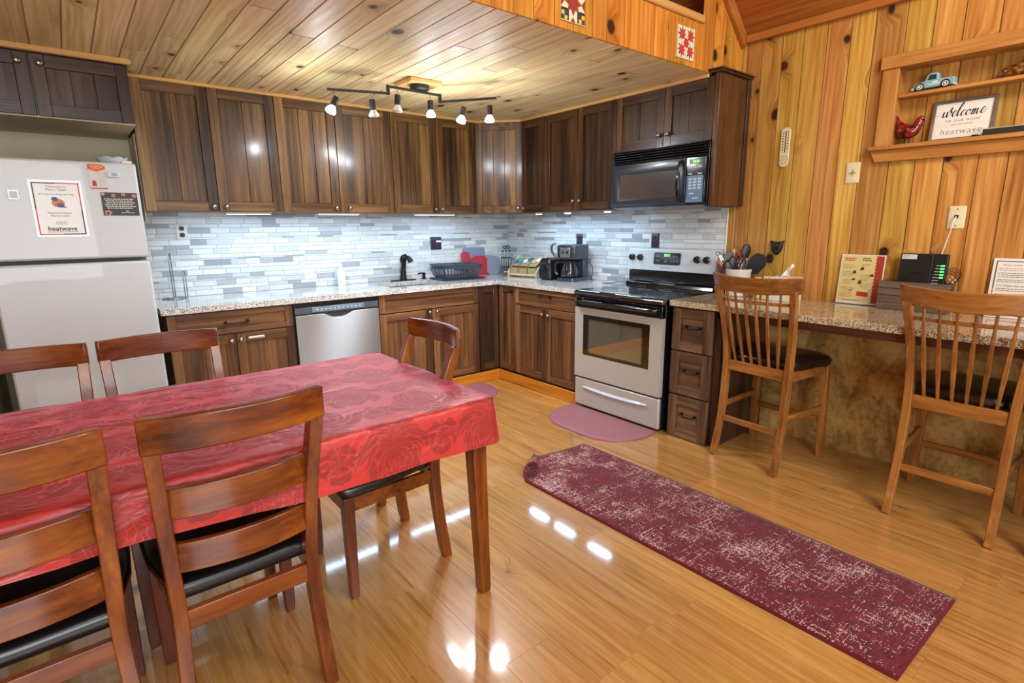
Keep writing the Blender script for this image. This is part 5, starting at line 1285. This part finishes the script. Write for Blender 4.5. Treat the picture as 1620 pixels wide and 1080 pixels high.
def whisk(mat):
    def fn(tt, M, L):
        mb = MB(M); hdl(mb, 0, L-.105, .006); mb.build('handle', mat if mat is not WIRE else CHROME, tt, smooth=60)
        mb = MB(M)
        for k in range(5):
            a = math.pi*k/5; c_, s_ = math.cos(a), math.sin(a)
            mb.tube(spline([(0, L-.12, 0), (c_*.024, L-.085, s_*.024), (c_*.038, L-.040, s_*.038), (c_*.022, L-.007, s_*.022), (0, L, 0), (-c_*.022, L-.007, -s_*.022), (-c_*.038, L-.040, -s_*.038), (-c_*.024, L-.085, -s_*.024), (0, L-.12, 0)], 4), .0018, 5)
        mb.build('loops', mat, tt, smooth=60)
    return fn
def tongs(tt, M, L):
    mb = MB(M)
    for s in (-1, 1): mb.sweep([(s*.004, L, 0), (s*.013, L*.6, 0), (s*.010, 0, 0)], Z, .014, .003)
    mb.build('arm', CHROME, tt)
    mb = MB(M)
    for s in (-1, 1): mb.sweep([(s*.010, L*.85, 0), (s*.015, L*.55, 0)], Z, .018, .006)
    mb.build('grip', BLACKM, tt)
    mb = MB(M); mb.ring((0, L+.014, 0), Z, .013, .0028, 18); mb.build('loop', BLACKM, tt, smooth=60)
def stick(mat, hm=None, w=.007):
    def fn(tt, M, L):
        mb = MB(M); mb.tube([(0, 0, 0), (0, L-.075, 0)], .004, 8); mb.build('shaft', CHROME if hm else mat, tt, smooth=60)
        mb = MB(M); mb.loft([[(a*w*k, y, b*.005*k) for a, b in ((-1, -1), (1, -1), (1, 1), (-1, 1))] for y, k in ((L-.08, .6), (L-.06, 1), (L-.01, 1.1), (L, .7))]); mb.build('handle', hm or mat, tt, bevel=.002)
    return fn
uten('spatula', 'broad black spatula leaning right in the white crock', 'spatula', (-.01, .02), (.035, -.135, .262), spatula)
uten('serving_spoon', 'tallest black serving spoon at the back of the white crock', 'spoon', (0, .01), (.045, -.025, .335), spoon)
uten('whisk', 'red whisk in the middle of the crock', 'whisk', (.0, .0), (.04, .015, .305), whisk(plain('whisk_red', '#b01f24', .35)))
uten('whisk', 'steel wire whisk leaning in front of the red one', 'whisk', (.01, .015), (-.015, -.04, .255), whisk(WIRE))
uten('tongs', 'black-gripped steel tongs with a hanging loop leaning left out of the crock', 'tongs', (.01, -.03), (-.02, .135, .262), tongs)
uten('peeler', 'red-handled tool leaning far left out of the crock', 'utensil', (.0, -.035), (-.05, .118, .228), stick(WIRE, plain('handle_red', '#b3342c', .4), .010))
uten('wooden_spoon', 'pale wooden stick standing upright at the back of the crock', 'spoon', (.0, .0), (.055, .075, .305), stick(PW, None, .006))
uten('ladle', 'black ladle lying low at the left of the crock', 'ladle', (0, -.02), (-.045, .065, .225), spoon)
uten('turner', 'black slotted turner leaning left in the crock behind the ladle', 'turner', (.01, -.02), (.03, .085, .275), spatula)
uten('serving_spoon', 'black spoon in the crock between the ladle and the red whisk', 'spoon', (.0, -.01), (-.01, .045, .255), spoon)
# shakers + tissue box
for y, lab, ch in ((-2.795, 'cream salt shaker, left of the pair between crock and tissue box', 'S'), (-2.848, 'cream pepper shaker, right of the pair beside the tissue box', 'P')):
    t = thing('shaker', lab, 'shaker', (-.2, y, CZ)); h = .138 if ch == 'S' else .148
    mb = MB(); mb.loft([[(-.2+a*w, y+b*w, CZ+z) for a, b in ((-1, -1), (1, -1), (1, 1), (-1, 1))] for w, z in ((.017, 0), (.018, .004), (.016, h))]); o = mb.build('body', plain('shaker_cream', '#dccb96', .35), t, bevel=.003)
    text('lettering', ch, frame((-.2165, y, CZ+h-.026), nY, Z, nX), .016, INK, o)
t = thing('tissue_box', 'white and cream tissue box with a tissue sticking up on the bar', 'tissue box', (-.17, -2.945, CZ))
mb = MB(); mb.bx(-.225, -.115, -3.03, -2.875, CZ, CZ+.148); bo = mb.build('box', [plain('tissue_white', '#d9d5cc', .6)], t, bevel=.002)
mb = MB(); mb.bx(-.2256, -.2252, -3.028, -2.985, CZ+.004, CZ+.146); mb.build('side_print', plain('tissue_cream', '#d8c58c', .6), bo)
mb = MB(); n_ = 8
ringsT = []
for k in range(n_+1):
    s = k/n_; w = .030*(1-s*.75); ringsT.append([(-.172+.012*math.sin(5*s+a*2)*s+.004*math.sin(a*4), -2.945-w*a-.045*s*s, CZ+.148+.075*s+.006*math.cos(a*3)) for a in [q/6-1 for q in range(13)]])
mb.loft(ringsT, cap=False, closed=False); o = mb.build('tissue', plain('tissue_paper', '#e8e4da', .8), t, smooth=60); sm = o.modifiers.new('t', 'SOLIDIFY'); sm.thickness = .0015
# flyer in an acrylic stand
t = thing('flyer_stand', 'yellow flyer with a red right border in a clear stand on the bar', 'sign holder', (-.03, -3.31, CZ))
fn_ = V((-1, .0, .085)).normalized(); fu = V((.085, 0, 1)).normalized(); FO = V((-.036, -3.312, CZ+.002)); FM = frame(FO, nY, fu, fn_); FW, FH = .228, .288
mb = MB(FM); mb.bx(-FW/2, FW/2, 0, FH, -.0045, .001); mb.build('sheet_backing', plain('acrylic_pale', '#e4dcc6', .15, coat=.5), t)
mb = MB(FM); mb.bx(-FW/2, FW/2, -.0015, .002, -.004, .045) if False else mb.bx(-FW/2, FW/2, -.0015, .001, -.03, .006); mb.build('foot', glass('acrylic', '#e9eef0', .05), t)
n = NT('flyer_yellow'); c = n.objco(False); nz = n.noise(c, 7, 3); n.set(Base_Color=n.ramp(nz, [(.3, '#cfc48e'), (.5, '#d8c888'), (.7, '#d9bb6e')]), Roughness=.35); FY = n.mat
mb = MB(FM); mb.bx(-FW/2+.006, FW/2-.045, .020, FH-.006, .001, .0016); pg = mb.build('flyer', FY, t)
mb = MB(FM); mb.prism([(FW/2-.006, .012), (FW/2-.006, FH-.006)]+[(FW/2-.046+(.004 if k % 2 else -.002), FH-.006-k*(FH-.018)/28) for k in range(29)], .0012, .0019); mb.build('border', plain('flyer_red', '#a5402f', .35), pg)
rf_ = random.Random(5)
def lines(M, x0, x1, y, n, dy, mat, parent, name='print_lines', h=.0022, ragged=.3, z0=.0016, z1=.0021):
    mb = MB(M)
    for k in range(n):
        x = x0
        xe = x1-(x1-x0)*rf_.uniform(0, ragged)
        while x < xe:
            w = rf_.uniform(.006, .018); mb.bx(x, min(x+w, xe), y-k*dy, y-k*dy+h, z0, z1); x += w+.003
    return mb.build(name, mat, parent)
lines(FM, -.095, -.02, FH-.026, 2, .011, plain('flyer_redtext', '#b5502e', .5), pg, h=.006); lines(FM, 0, .055, FH-.024, 2, .011, INK, pg, h=.005)
for (x0, x1, y, k) in ((-.1, -.03, .225, 3), (.0, .05, .232, 2), (-.095, -.03, .185, 4), (0, .055, .17, 5), (-.09, -.03, .14, 4), (0, .055, .118, 4), (-.095, -.012, .095, 3), (-.1, -.015, .065, 4)): lines(FM, x0, x1, y, k, .008, plain('flyer_brown', '#9a7a3a', .5), pg, h=.0025)
lines(FM, -.085, .04, .006+.014, 1, .01, INKG, pg, h=.005, z0=.0011)
mb = MB(FM)
for x, y, w, h in ((-.008, .198, .022, .02), (-.045, .176, .02, .022), (.045, .162, .022, .018), (-.045, .138, .02, .014), (-.012, .118, .022, .024), (-.052, .075, .02, .008)): mb.prism([(x, y), (x+w, y+.003), (x+w*.8, y+h), (x+w*.2, y+h*.85)], .0016, .0022)
mb.build('photos', plain('flyer_photo', '#5a3d2c', .4), pg)
mb = MB(FM); mb.prism([(-.01, .050), (.052, .047), (.050, .073), (-.008, .075)], .0016, .0024); mb.build('stamp', INKR, pg)
# crate with router
t = thing('wooden_crate', 'grey-brown slatted wooden crate holding the router on the bar', 'crate', (-.055, -3.59, CZ))
CW = wood('crate_wood', [(0, '#3b3027'), (.4, '#5c4c3f'), (.75, '#786654'), (1, '#8d7b68')], 'y', streak=50, blotch=8, rough=.7)
ca, cb = -3.752, -3.432
mb = MB()
for k in range(4):
    z = CZ+.001+k*.039; mb.bx(-.108, -.098, ca, cb, z, z+.0365); mb.bx(-.018, -.008, ca, cb, z, z+.0365)
mb.build('long_side', CW, t, bevel=.0015)
mb = MB()
for y in (ca, cb-.010):
    for k in range(4):
        z = CZ+.001+k*.039
        if k == 3:
            mb.bx(-.098, -.075, y, y+.010, z, z+.0365); mb.bx(-.041, -.018, y, y+.010, z, z+.0365); mb.bx(-.075, -.041, y, y+.010, z+.024, z+.0365)
        else: mb.bx(-.098, -.018, y, y+.010, z, z+.0365)
mb.build('short_side', CW, t, bevel=.0015)
mb = MB(); mb.bx(-.098, -.018, ca+.01, cb-.01, CZ, CZ+.006); mb.build('bottom', CW, t)
t = thing('router', 'black router with a column of green lights standing in the crate', 'router', (-.06, -3.61, CZ+.006))
RM_ = frame((-.070, -3.61, CZ+.0065), nY, V((.10, 0, 1)), V((-1, 0, .10))); RH = .30
mb = MB(RM_); mb.bx(-.105, .042, 0, RH, -.022, .012); mb.bx(.0445, .105, 0, RH, -.022, .012); mb.bx(-.1, .1, .01, RH-.01, -.02, .008); bd = mb.build('body', plain('router_black', '#141416', .45), t, bevel=.003)
mb = MB(RM_); mb.ring((-.02, .155, .0122), Z, .045, .0012, 36, 4); mb.build('emboss_ring', BLACK, bd)
mb = MB(RM_); mb.bx(-.098, -.030, RH-.030, RH-.006, .012, .0127); st = mb.build('sticker', plain('sticker_white', '#c9cbc9', .5), bd)
lines(RM_, -.094, -.056, RH-.014, 2, .008, INKG, st, z0=.0127, z1=.013)
mb = MB(RM_)
for k in range(8): mb.bx(.060-.002*k, .078, .238-k*.0155, .241-k*.0155, .012, .0127)
mb.build('light_labels', plain('mark_grey', '#b9bcc2', .5), bd)
mb = MB(RM_)
for k in range(5): mb.bx(.080, .096, .236-k*.0155, .243-k*.0155, .012, .0135)
mb.build('indicator_light', glow('led_green', '#3cff5a', 4.), bd)
t = thing('cable_bundle', 'tangle of thin black and tan cables at the right end of the crate', 'cables', (-.05, -3.74, 1.05))
mb = MB()
for k in range(4):
    a = .022+.004*k; c0 = V((-.05+.006*k, -3.735, 1.095+.004*k)); mb.tube(spline([c0+V((.01*math.sin(2*q+k), a*math.cos(q)*1.1, a*math.sin(q)*1.2)) for q in [2*math.pi*j/9 for j in range(10)]], 4), .0016, 5)
mb.tube(spline([(-.05, -3.735, 1.07), (-.06, -3.72, 1.0), (-.055, -3.725, .93)], 4), .0022, 6)
mb.build('cable', BLACKP, t, smooth=60)
mb = MB()
for k in range(5): mb.ball((-.055-.008*(k % 2), -3.728-.007*k, 1.075+.012*(k % 3)), .007, 8, 6)
mb.build('plug', plain('cable_tan', '#b99a62', .4), t, smooth=60)
# rules sheet
t = thing('rules_sheet', 'white framed house rules sheet leaning on the pine wall at the right photo edge', 'sign', (-.02, -4.0, CZ))
QM = frame((-.030, -4.0, CZ+.001), nY, V((.075, 0, 1)), V((-1, 0, .075))); QW, QH = .222, .292
mb = MB(QM); mb.bx(-QW/2, QW/2, 0, QH, -.004, .001); sh = mb.build('sheet', PAPER, t)
def border(M, w, h, inset, tk, z, parent, fx=.5, fy=.5):
    a, b, c_, d = -w/2+inset, w/2-inset, inset, h-inset; mx = a+(b-a)*fx; my = c_+(d-c_)*fy
    mb = MB(M); mb.bx(a, a+tk, my, d, z, z+.0006); mb.bx(a, mx, d-tk, d, z, z+.0006); mb.bx(b-tk, b, c_, my, z, z+.0006); mb.bx(mx, b, c_, c_+tk, z, z+.0006); mb.build('black_border', INK, parent)
    mb = MB(M); mb.bx(a, a+tk, c_, my, z, z+.0006); mb.bx(mx, b, d-tk, d, z, z+.0006); mb.bx(b-tk, b, my, d, z, z+.0006); mb.bx(a, mx, c_, c_+tk, z, z+.0006); mb.build('red_border', INKO, parent)
border(QM, QW, QH, .012, .004, .0012, sh)
text('lettering', 'Manna Cabin House Rules', QM @ Matrix.Translation((0, QH-.036, .0012)), .0125, INKG, sh, spacing=1.1)
lines(QM, -.085, .085, QH-.05, 2, .009, plain('print_red', '#b98a80', .6), sh, z0=.0011, z1=.0016, h=.003)
lines(QM, -.085, .085, QH-.073, 3, .009, INKG, sh, z0=.0011, z1=.0016, h=.003)
lines(QM, -.085, .06, QH-.106, 2, .009, INKG, sh, z0=.0011, z1=.0016, h=.003)
text('lettering', 'Turn off lights when exiting', QM @ Matrix.Translation((-.085, QH-.136, .0012)), .0105, INKG, sh, align='LEFT')
lines(QM, -.085, .085, QH-.15, 2, .009, INKG, sh, z0=.0011, z1=.0016, h=.003)
lines(QM, -.085, -.0, QH-.178, 1, .009, INKG, sh, z0=.0011, z1=.0016, h=.003)
lines(QM, -.085, .085, QH-.198, 6, .012, INKG, sh, z0=.0011, z1=.0016, h=.003)

# ------------------------------------------------------------------ papers on the freezer door
FZ = -.8005
def onfr(x, z): return frame((x, FZ, z), X, Z, nY)
t = thing('welcome_sheet', 'white welcome sheet with black and orange border taped to the freezer door', 'sheet', (-3.6, FZ, 1.49))
W_, H_ = .196, .268; WM = onfr(-3.598, 1.361)
mb = MB(WM); mb.bx(-W_/2-.006, W_/2+.006, -.006, H_+.006, 0, .0006); mb.build('plastic_sleeve', plain('sleeve', '#d3d3d3', .08, coat=1.), t)
mb = MB(WM); mb.bx(-W_/2, W_/2, 0, H_, .0006, .0012); sh = mb.build('sheet', plain('sheet_grey', '#d2cfca', .35, coat=.4), t)
border(WM, W_-.002, H_-.002, .004, .0045, .0013, sh)
for s_, y, sz, bd_ in (('Welcome to\nManna Cabin!', .238, .0155, 0), ('We hope you enjoy your stay.', .202, .0115, 0), ('Network Name:\nManna Cabin', .108, .0145, 0), ('INTERNET\nPASSWORD:', .064, .0095, 0), ('heatwave', .024, .031, .0005)):
    text('lettering', s_, WM @ Matrix.Translation((0, y, .0013)), sz, INK if bd_ else plain('ink_brown', '#4d4440', .6), sh, bold=bd_, line=.95)
mb = MB(WM); mb.bx(-.062, .062, .0165, .0182, .0012, .0017); mb.build('underline', INK, sh)
mb = MB(WM); mb.prism([(.026*math.cos(R(a))*1.0, .162+.021*math.sin(R(a))) for a in range(0, 360, 20)], .0012, .0016); bi = mb.build('bird_belly', plain('bird_orange', '#cf7d3b', .5), sh)
mb = MB(WM); mb.prism([(-.012+.014*math.cos(R(a)), .182+.010*math.sin(R(a))) for a in range(0, 360, 30)], .0016, .002); mb.prism([(.008+.016*math.cos(R(a)), .150+.011*math.sin(R(a))) for a in range(0, 360, 30)], .0016, .002); mb.prism([(.01, .142), (.032, .138), (.026, .146)], .0016, .002); mb.build('bird_wing', plain('bird_blue', '#3f5484', .5), bi)
t = thing('orange_card', 'white card with an orange arrow-shaped heading high on the freezer door', 'card', (-3.415, FZ, 1.66))
OM = onfr(-3.418, 1.596); mb = MB(OM); mb.bx(-.037, .037, 0, .128, 0, .0012); cd = mb.build('card', plain('card_grey', '#cfcdc6', .5), t)
mb = MB(OM); mb.prism([(-.037, .127), (.022, .127), (.037, .118), (.037, .105), (0, .090), (-.037, .102)], .0012, .0017); hd = mb.build('heading', INKO, cd)
lines(OM, -.026, .028, .113, 1, .01, PAPER, hd, z0=.0017, z1=.0021, h=.004); lines(OM, -.018, .02, .102, 1, .01, plain('print_yellow', '#f0b23c', .5), hd, z0=.0017, z1=.0021, h=.006)
lines(OM, .002, .032, .08, 6, .011, plain('print_pale', '#a9adae', .6), cd, z0=.0012, z1=.0016, h=.002)
mb = MB(OM); mb.prism([(-.028, .018), (-.008, .016), (-.010, .040), (-.020, .048), (-.026, .038)], .0012, .0017); mb.build('red_print', INKR, cd)
mb = MB(OM); mb.bx(-.035, .037, .003, .0085, .0012, .0017); mb.build('footer', INKR, cd)
t = thing('clip_magnet', 'small white magnet with a pale blue oval right of the orange card', 'magnet', (-3.348, FZ, 1.675))
mb = MB(onfr(-3.348, 1.675)); mb.bx(-.028, .028, -.015, .015, 0, .006); o = mb.build('body', plain('magnet_white', '#cdd0cc', .4), t, bevel=.002)
mb = MB(onfr(-3.348, 1.675)); mb.prism([(.003+.014*math.cos(R(a)), .009*math.sin(R(a))) for a in range(0, 360, 20)], .006, .0068); mb.build('oval', plain('oval_blue', '#86a9bd', .4), o)
t = thing('black_card', 'black card with pink roses and white writing on the freezer door', 'card', (-3.338, FZ, 1.52))
BM2 = onfr(-3.338, 1.462); mb = MB(BM2); mb.bx(-.080, .080, 0, .120, 0, .0012); cd = mb.build('card', plain('card_black', '#1b191b', .45), t)
for k in range(6): lines(BM2, -.068+.004*(k % 3), .072-.004*(k % 2), .084-k*.0095, 1, .01, PAPER, cd, z0=.0012, z1=.0016, h=.0042, ragged=.12)
lines(BM2, .02, .042, .022, 1, .01, PAPER, cd, z0=.0012, z1=.0016, h=.003); lines(BM2, 0, .066, .013, 1, .01, PAPER, cd, z0=.0012, z1=.0016, h=.003)
mb = MB(BM2)
for x, y, r in ((-.07, .112, .008), (-.025, .104, .009), (.018, .110, .009), (.066, .104, .010), (-.058, .014, .014)):
    mb.prism([(x+r*(1+.18*math.cos(5*R(a)))*math.cos(R(a)), y+r*.9*(1+.18*math.cos(5*R(a)))*math.sin(R(a))) for a in range(0, 360, 15)], .0012, .0018)
ro = mb.build('roses', plain('rose_pink', '#cf8d8a', .5), cd)
mb = MB(BM2)
for x, y, r in ((-.025, .104, .004), (.018, .110, .004), (.066, .104, .005), (-.058, .014, .007), (-.062, .011, .004)): mb.prism([(x+r*math.cos(R(a)), y+r*math.sin(R(a))) for a in range(0, 360, 30)], .0018, .0021)
mb.build('rose_hearts', INKR, ro)
t = thing('photo_magnet', 'small square silver picture magnet at the left of the freezer door', 'magnet', (-3.763, FZ, 1.56))
mb = MB(onfr(-3.763, 1.56)); mb.bx(-.021, .021, -.024, .024, 0, .003); o = mb.build('frame', plain('magnet_silver', '#8b9399', .3, metal=.6), t, bevel=.001)
mb = MB(onfr(-3.763, 1.56)); mb.bx(-.015, .015, -.017, .017, .003, .0036); mb.build('picture', plain('magnet_pale', '#c3c9cc', .4, var=.5, scale=120), o)
t = thing('white_bowl', 'white scalloped bowl on top of the refrigerator', 'bowl', (-3.33, -.55, 1.729))
mb = MB(); prof_ = [(.03, 0), (.05, .008), (.066, .03), (.072, .048), (.068, .048), (.06, .03), (.045, .014), (0, .012)]; rings = []
for r, h in prof_:
    rings.append([(-3.33+r*(1+.08*abs(math.sin(4*a))*(h/.05))*math.cos(a), -.58+r*(1+.08*abs(math.sin(4*a))*(h/.05))*math.sin(a), 1.7285+h+.008*abs(math.sin(4*a))*(h/.048)) for a in [2*math.pi*k/48 for k in range(48)]])
mb.loft(rings, cap=False); mb.build('bowl', plain('bowl_white', '#d7dbe0', .2, coat=.4), t, smooth=50)

# ------------------------------------------------------------------ quilt squares on the loft face and loft furniture
QR, QC, QN, QB, QY = plain('quilt_red', '#93331f', .6), plain('quilt_cream', '#ddd2ae', .6), plain('quilt_dark', '#1f2a1e', .6), plain('quilt_blue', '#2d3d66', .6), plain('quilt_yellow', '#d9b624', .6)
def star(mb, cx, cy, R1, R2, n, z, ph=0):
    mb.prism([(cx+(R1 if k % 2 == 0 else R2)*math.cos(ph+math.pi*k/n), cy+(R1 if k % 2 == 0 else R2)*math.sin(ph+math.pi*k/n)) for k in range(2*n)], z, z+.0006)
lf = lambda x, z: frame((x, YF-.0005, z), X, Z, nY)
t = thing('quilt_square', 'painted quilt square with one big red star and blue and yellow corner patches', 'wall decoration', (-1.578, YF, 2.41))
M2 = lf(-1.578, 2.413); S = .160
mb = MB(M2); mb.bx(-S/2, S/2, -S/2-.005, S/2+.005, 0, .008); bo = mb.build('board', QC, t)
z = .008
mb = MB(M2); star(mb, 0, 0, .058, .028, 4, z+.0008, 0); star(mb, 0, 0, .052, .028, 4, z+.0012, R(45)); mb.build('star', QR, bo)
mb = MB(M2)
for sx in (-1, 1):
    for sy in (-1, 1):
        mb.bx(min(sx*.08, sx*.028), max(sx*.08, sx*.028), min(sy*.082, sy*.030), max(sy*.082, sy*.030), z, z+.0005)
mb.build('dark_corner', QN, bo)
for mt, nm, off in ((QY, 'yellow_patch', ((.068, .052), (.048, .072))), (QB, 'blue_patch', ((.068, .072), (.048, .052)))):
    for sx in (-1, 1):
        for sy in (-1, 1):
            mb = MB(M2)
            for ox, oy in off: mb.bx(sx*ox-.010, sx*ox+.010, sy*oy-.009, sy*oy+.009, z+.0005, z+.001)
            mb.build(nm, mt, bo)
for P in [[(-.016, sy*.084), (.016, sy*.084), (0, sy*.062)][::sy] for sy in (-1, 1)]+[[(sx*.080, -.028), (sx*.080, .028), (sx*.056, 0)][::sx] for sx in (-1, 1)]:
    mb = MB(M2); mb.prism(P, z, z+.0008); mb.build('red_triangle', QR, bo)
t = thing('quilt_square', 'cream painted quilt square with small red stars, on the right near the vault corner', 'wall decoration', (-.65, YF, 2.41))
M2 = lf(-.650, 2.410); S = .166
mb = MB(M2); mb.bx(-S/2, S/2, -S/2-.002, S/2+.002, 0, .008); bo = mb.build('board', plain('quilt_white', '#d9cfb8', .6), t)
mb = MB(M2)
for cx, cy in ((-.041, .041), (.041, .041), (-.041, -.041), (.041, -.041)): star(mb, cx, cy, .043, .021, 8, .008, R(0))
mb.build('star_points', QN, bo)
mb = MB(M2)
for cx, cy in ((-.041, .041), (.041, .041), (-.041, -.041), (.041, -.041), (0, 0)): star(mb, cx, cy, .031, .019, 4, .0088, R(0)); star(mb, cx, cy, .029, .019, 4, .0092, R(45))
mb.build('stars', plain('quilt_scarlet', '#bf3a24', .6), bo)
mb = MB(M2)
for cx, cy in ((0, .041), (0, -.041), (.041, 0), (-.041, 0)): mb.prism([(cx-.014, cy), (cx, cy-.017), (cx+.014, cy), (cx, cy+.017)], .0100, .0104)
mb.build('diamonds', plain('quilt_white', '#d9cfb8', .6), bo)
t = thing('loft_bench', 'dark wooden bench top up in the loft opening', 'bench', (-.9, -2.2, 2.36))
mb = MB(); mb.bx(-1.55, -.55, -2.33, -1.9, 2.70, 2.76); mb.build('seat', wood('bench_dark', [(0, '#1c0f09'), (.5, '#3a2013'), (1, '#57341f')], 'x'), t)
mb = MB()
for x in (-1.5, -.6):
    for y in (-2.28, -1.95): mb.bx(x-.025, x+.025, y-.025, y+.025, 2.361, 2.70)
mb.build('legs', wood('bench_dark', [], 'x'), t)
t = thing('storage_bin', 'grey storage bin under the dark bench in the loft', 'bin', (-.85, -2.1, 2.36))
mb = MB(); mb.loft([[(p[0], p[1], z) for p in rrect(-1.15+a, -.68-a, -2.25+a, -1.98-a, .03, 0)] for z, a in ((2.361, .02), (2.62, 0), (2.62, -.012), (2.64, -.012), (2.645, 0))]); mb.build('bin', plain('bin_grey', '#5f6a6a', .5), t, smooth=40)
# ------------------------------------------------------------------ light
def area(name, loc, to, sx, sy, power, col=(1, 1, 1), spread=180):
    l = bpy.data.lights.new(name, 'AREA'); l.shape = 'RECTANGLE'; l.size = sx; l.size_y = sy; l.energy = power; l.color = col; l.spread = R(spread)
    o = bpy.data.objects.new(name, l); COL.objects.link(o); o.location = loc
    o.rotation_euler = (V(to)-V(loc)).to_track_quat('-Z', 'Y').to_euler(); return o
WARM, NEUT, BLUE = (1., .9, .76), (.95, .98, 1.), (.5, .75, 1.)
for x, y, w, f in UCB: area('under_cabinet_lamp', (x, -.27, HB-.025), (x, -.24, 0), w+.38, .06, 3.2, BLUE)
for yy in (-.80, -1.16, -1.60): area('puck_lamp', (-.28, yy, HB-.03), (-.25, yy, 0), .25, .06, 1.9, BLUE)
for p, d, on in LAMPS:
    if on:
        l = bpy.data.lights.new('track_spot', 'SPOT'); l.energy = 52; l.color = (.86, .93, 1.); l.spot_size = R(125); l.spot_blend = 1.; l.shadow_soft_size = .045
        o = bpy.data.objects.new('track_spot', l); COL.objects.link(o); o.location = p; o.rotation_euler = d.to_track_quat('-Z', 'Y').to_euler()
        l = bpy.data.lights.new('bulb_glow', 'POINT'); l.energy = 6.5; l.color = (.88, .94, 1.); l.shadow_soft_size = .03
        o = bpy.data.objects.new('bulb_glow', l); COL.objects.link(o); o.location = p+d*.03
area('vault_lamp', (-2.9, -5.9, 3.9), (-2.3, -3.2, 0), 2.2, 2.2, 95, NEUT)
area('rear_fill', (-4.2, -6.8, 1.5), (-1.9, -.6, 2.1), 2.0, 1.6, 115, NEUT)  # added soft fill behind the camera, brightens kitchen ceiling and upper cabinets; no fixture
area('bar_lamp', (-1.4, -5.6, 3.1), (-.3, -3.4, 1.2), .5, .5, 45, WARM)
w = bpy.data.worlds.new('room_glow'); SC.world = w; w.use_nodes = True
w.node_tree.nodes['Background'].inputs[0].default_value = (.94, .97, 1., 1); w.node_tree.nodes['Background'].inputs[1].default_value = .8
# ------------------------------------------------------------------ camera
cam = bpy.data.cameras.new('camera'); co = bpy.data.objects.new('camera', cam); COL.objects.link(co)
yw, pt, rl = R(-39.0657), R(-12.1391), R(-.5938)
fw = V((-math.sin(yw)*math.cos(pt), math.cos(yw)*math.cos(pt), math.sin(pt))); rt = V((math.cos(yw), math.sin(yw), 0)); up = rt.cross(fw)
r2 = rt*math.cos(rl)+up*math.sin(rl); u2 = -rt*math.sin(rl)+up*math.cos(rl)
M = Matrix((r2, u2, -fw)).transposed().to_4x4(); M.translation = (-3.5936, -4.4703, 1.3859); co.matrix_world = M
cam.sensor_fit = 'HORIZONTAL'; cam.sensor_width = 36.; cam.lens = 850.6946/1620*36; cam.clip_start = .05
SC.camera = co
SC.view_settings.view_transform = 'Standard'; SC.view_settings.look = 'None'; SC.view_settings.exposure = 0.; SC.view_settings.gamma = 1.
cy = SC.cycles; cy.use_denoising = True; cy.use_adaptive_sampling = True; cy.adaptive_threshold = .04; cy.max_bounces = 7; cy.diffuse_bounces = 3; cy.glossy_bounces = 4; cy.transmission_bounces = 6; cy.sample_clamp_indirect = 6.; cy.caustics_reflective = False; cy.caustics_refractive = False
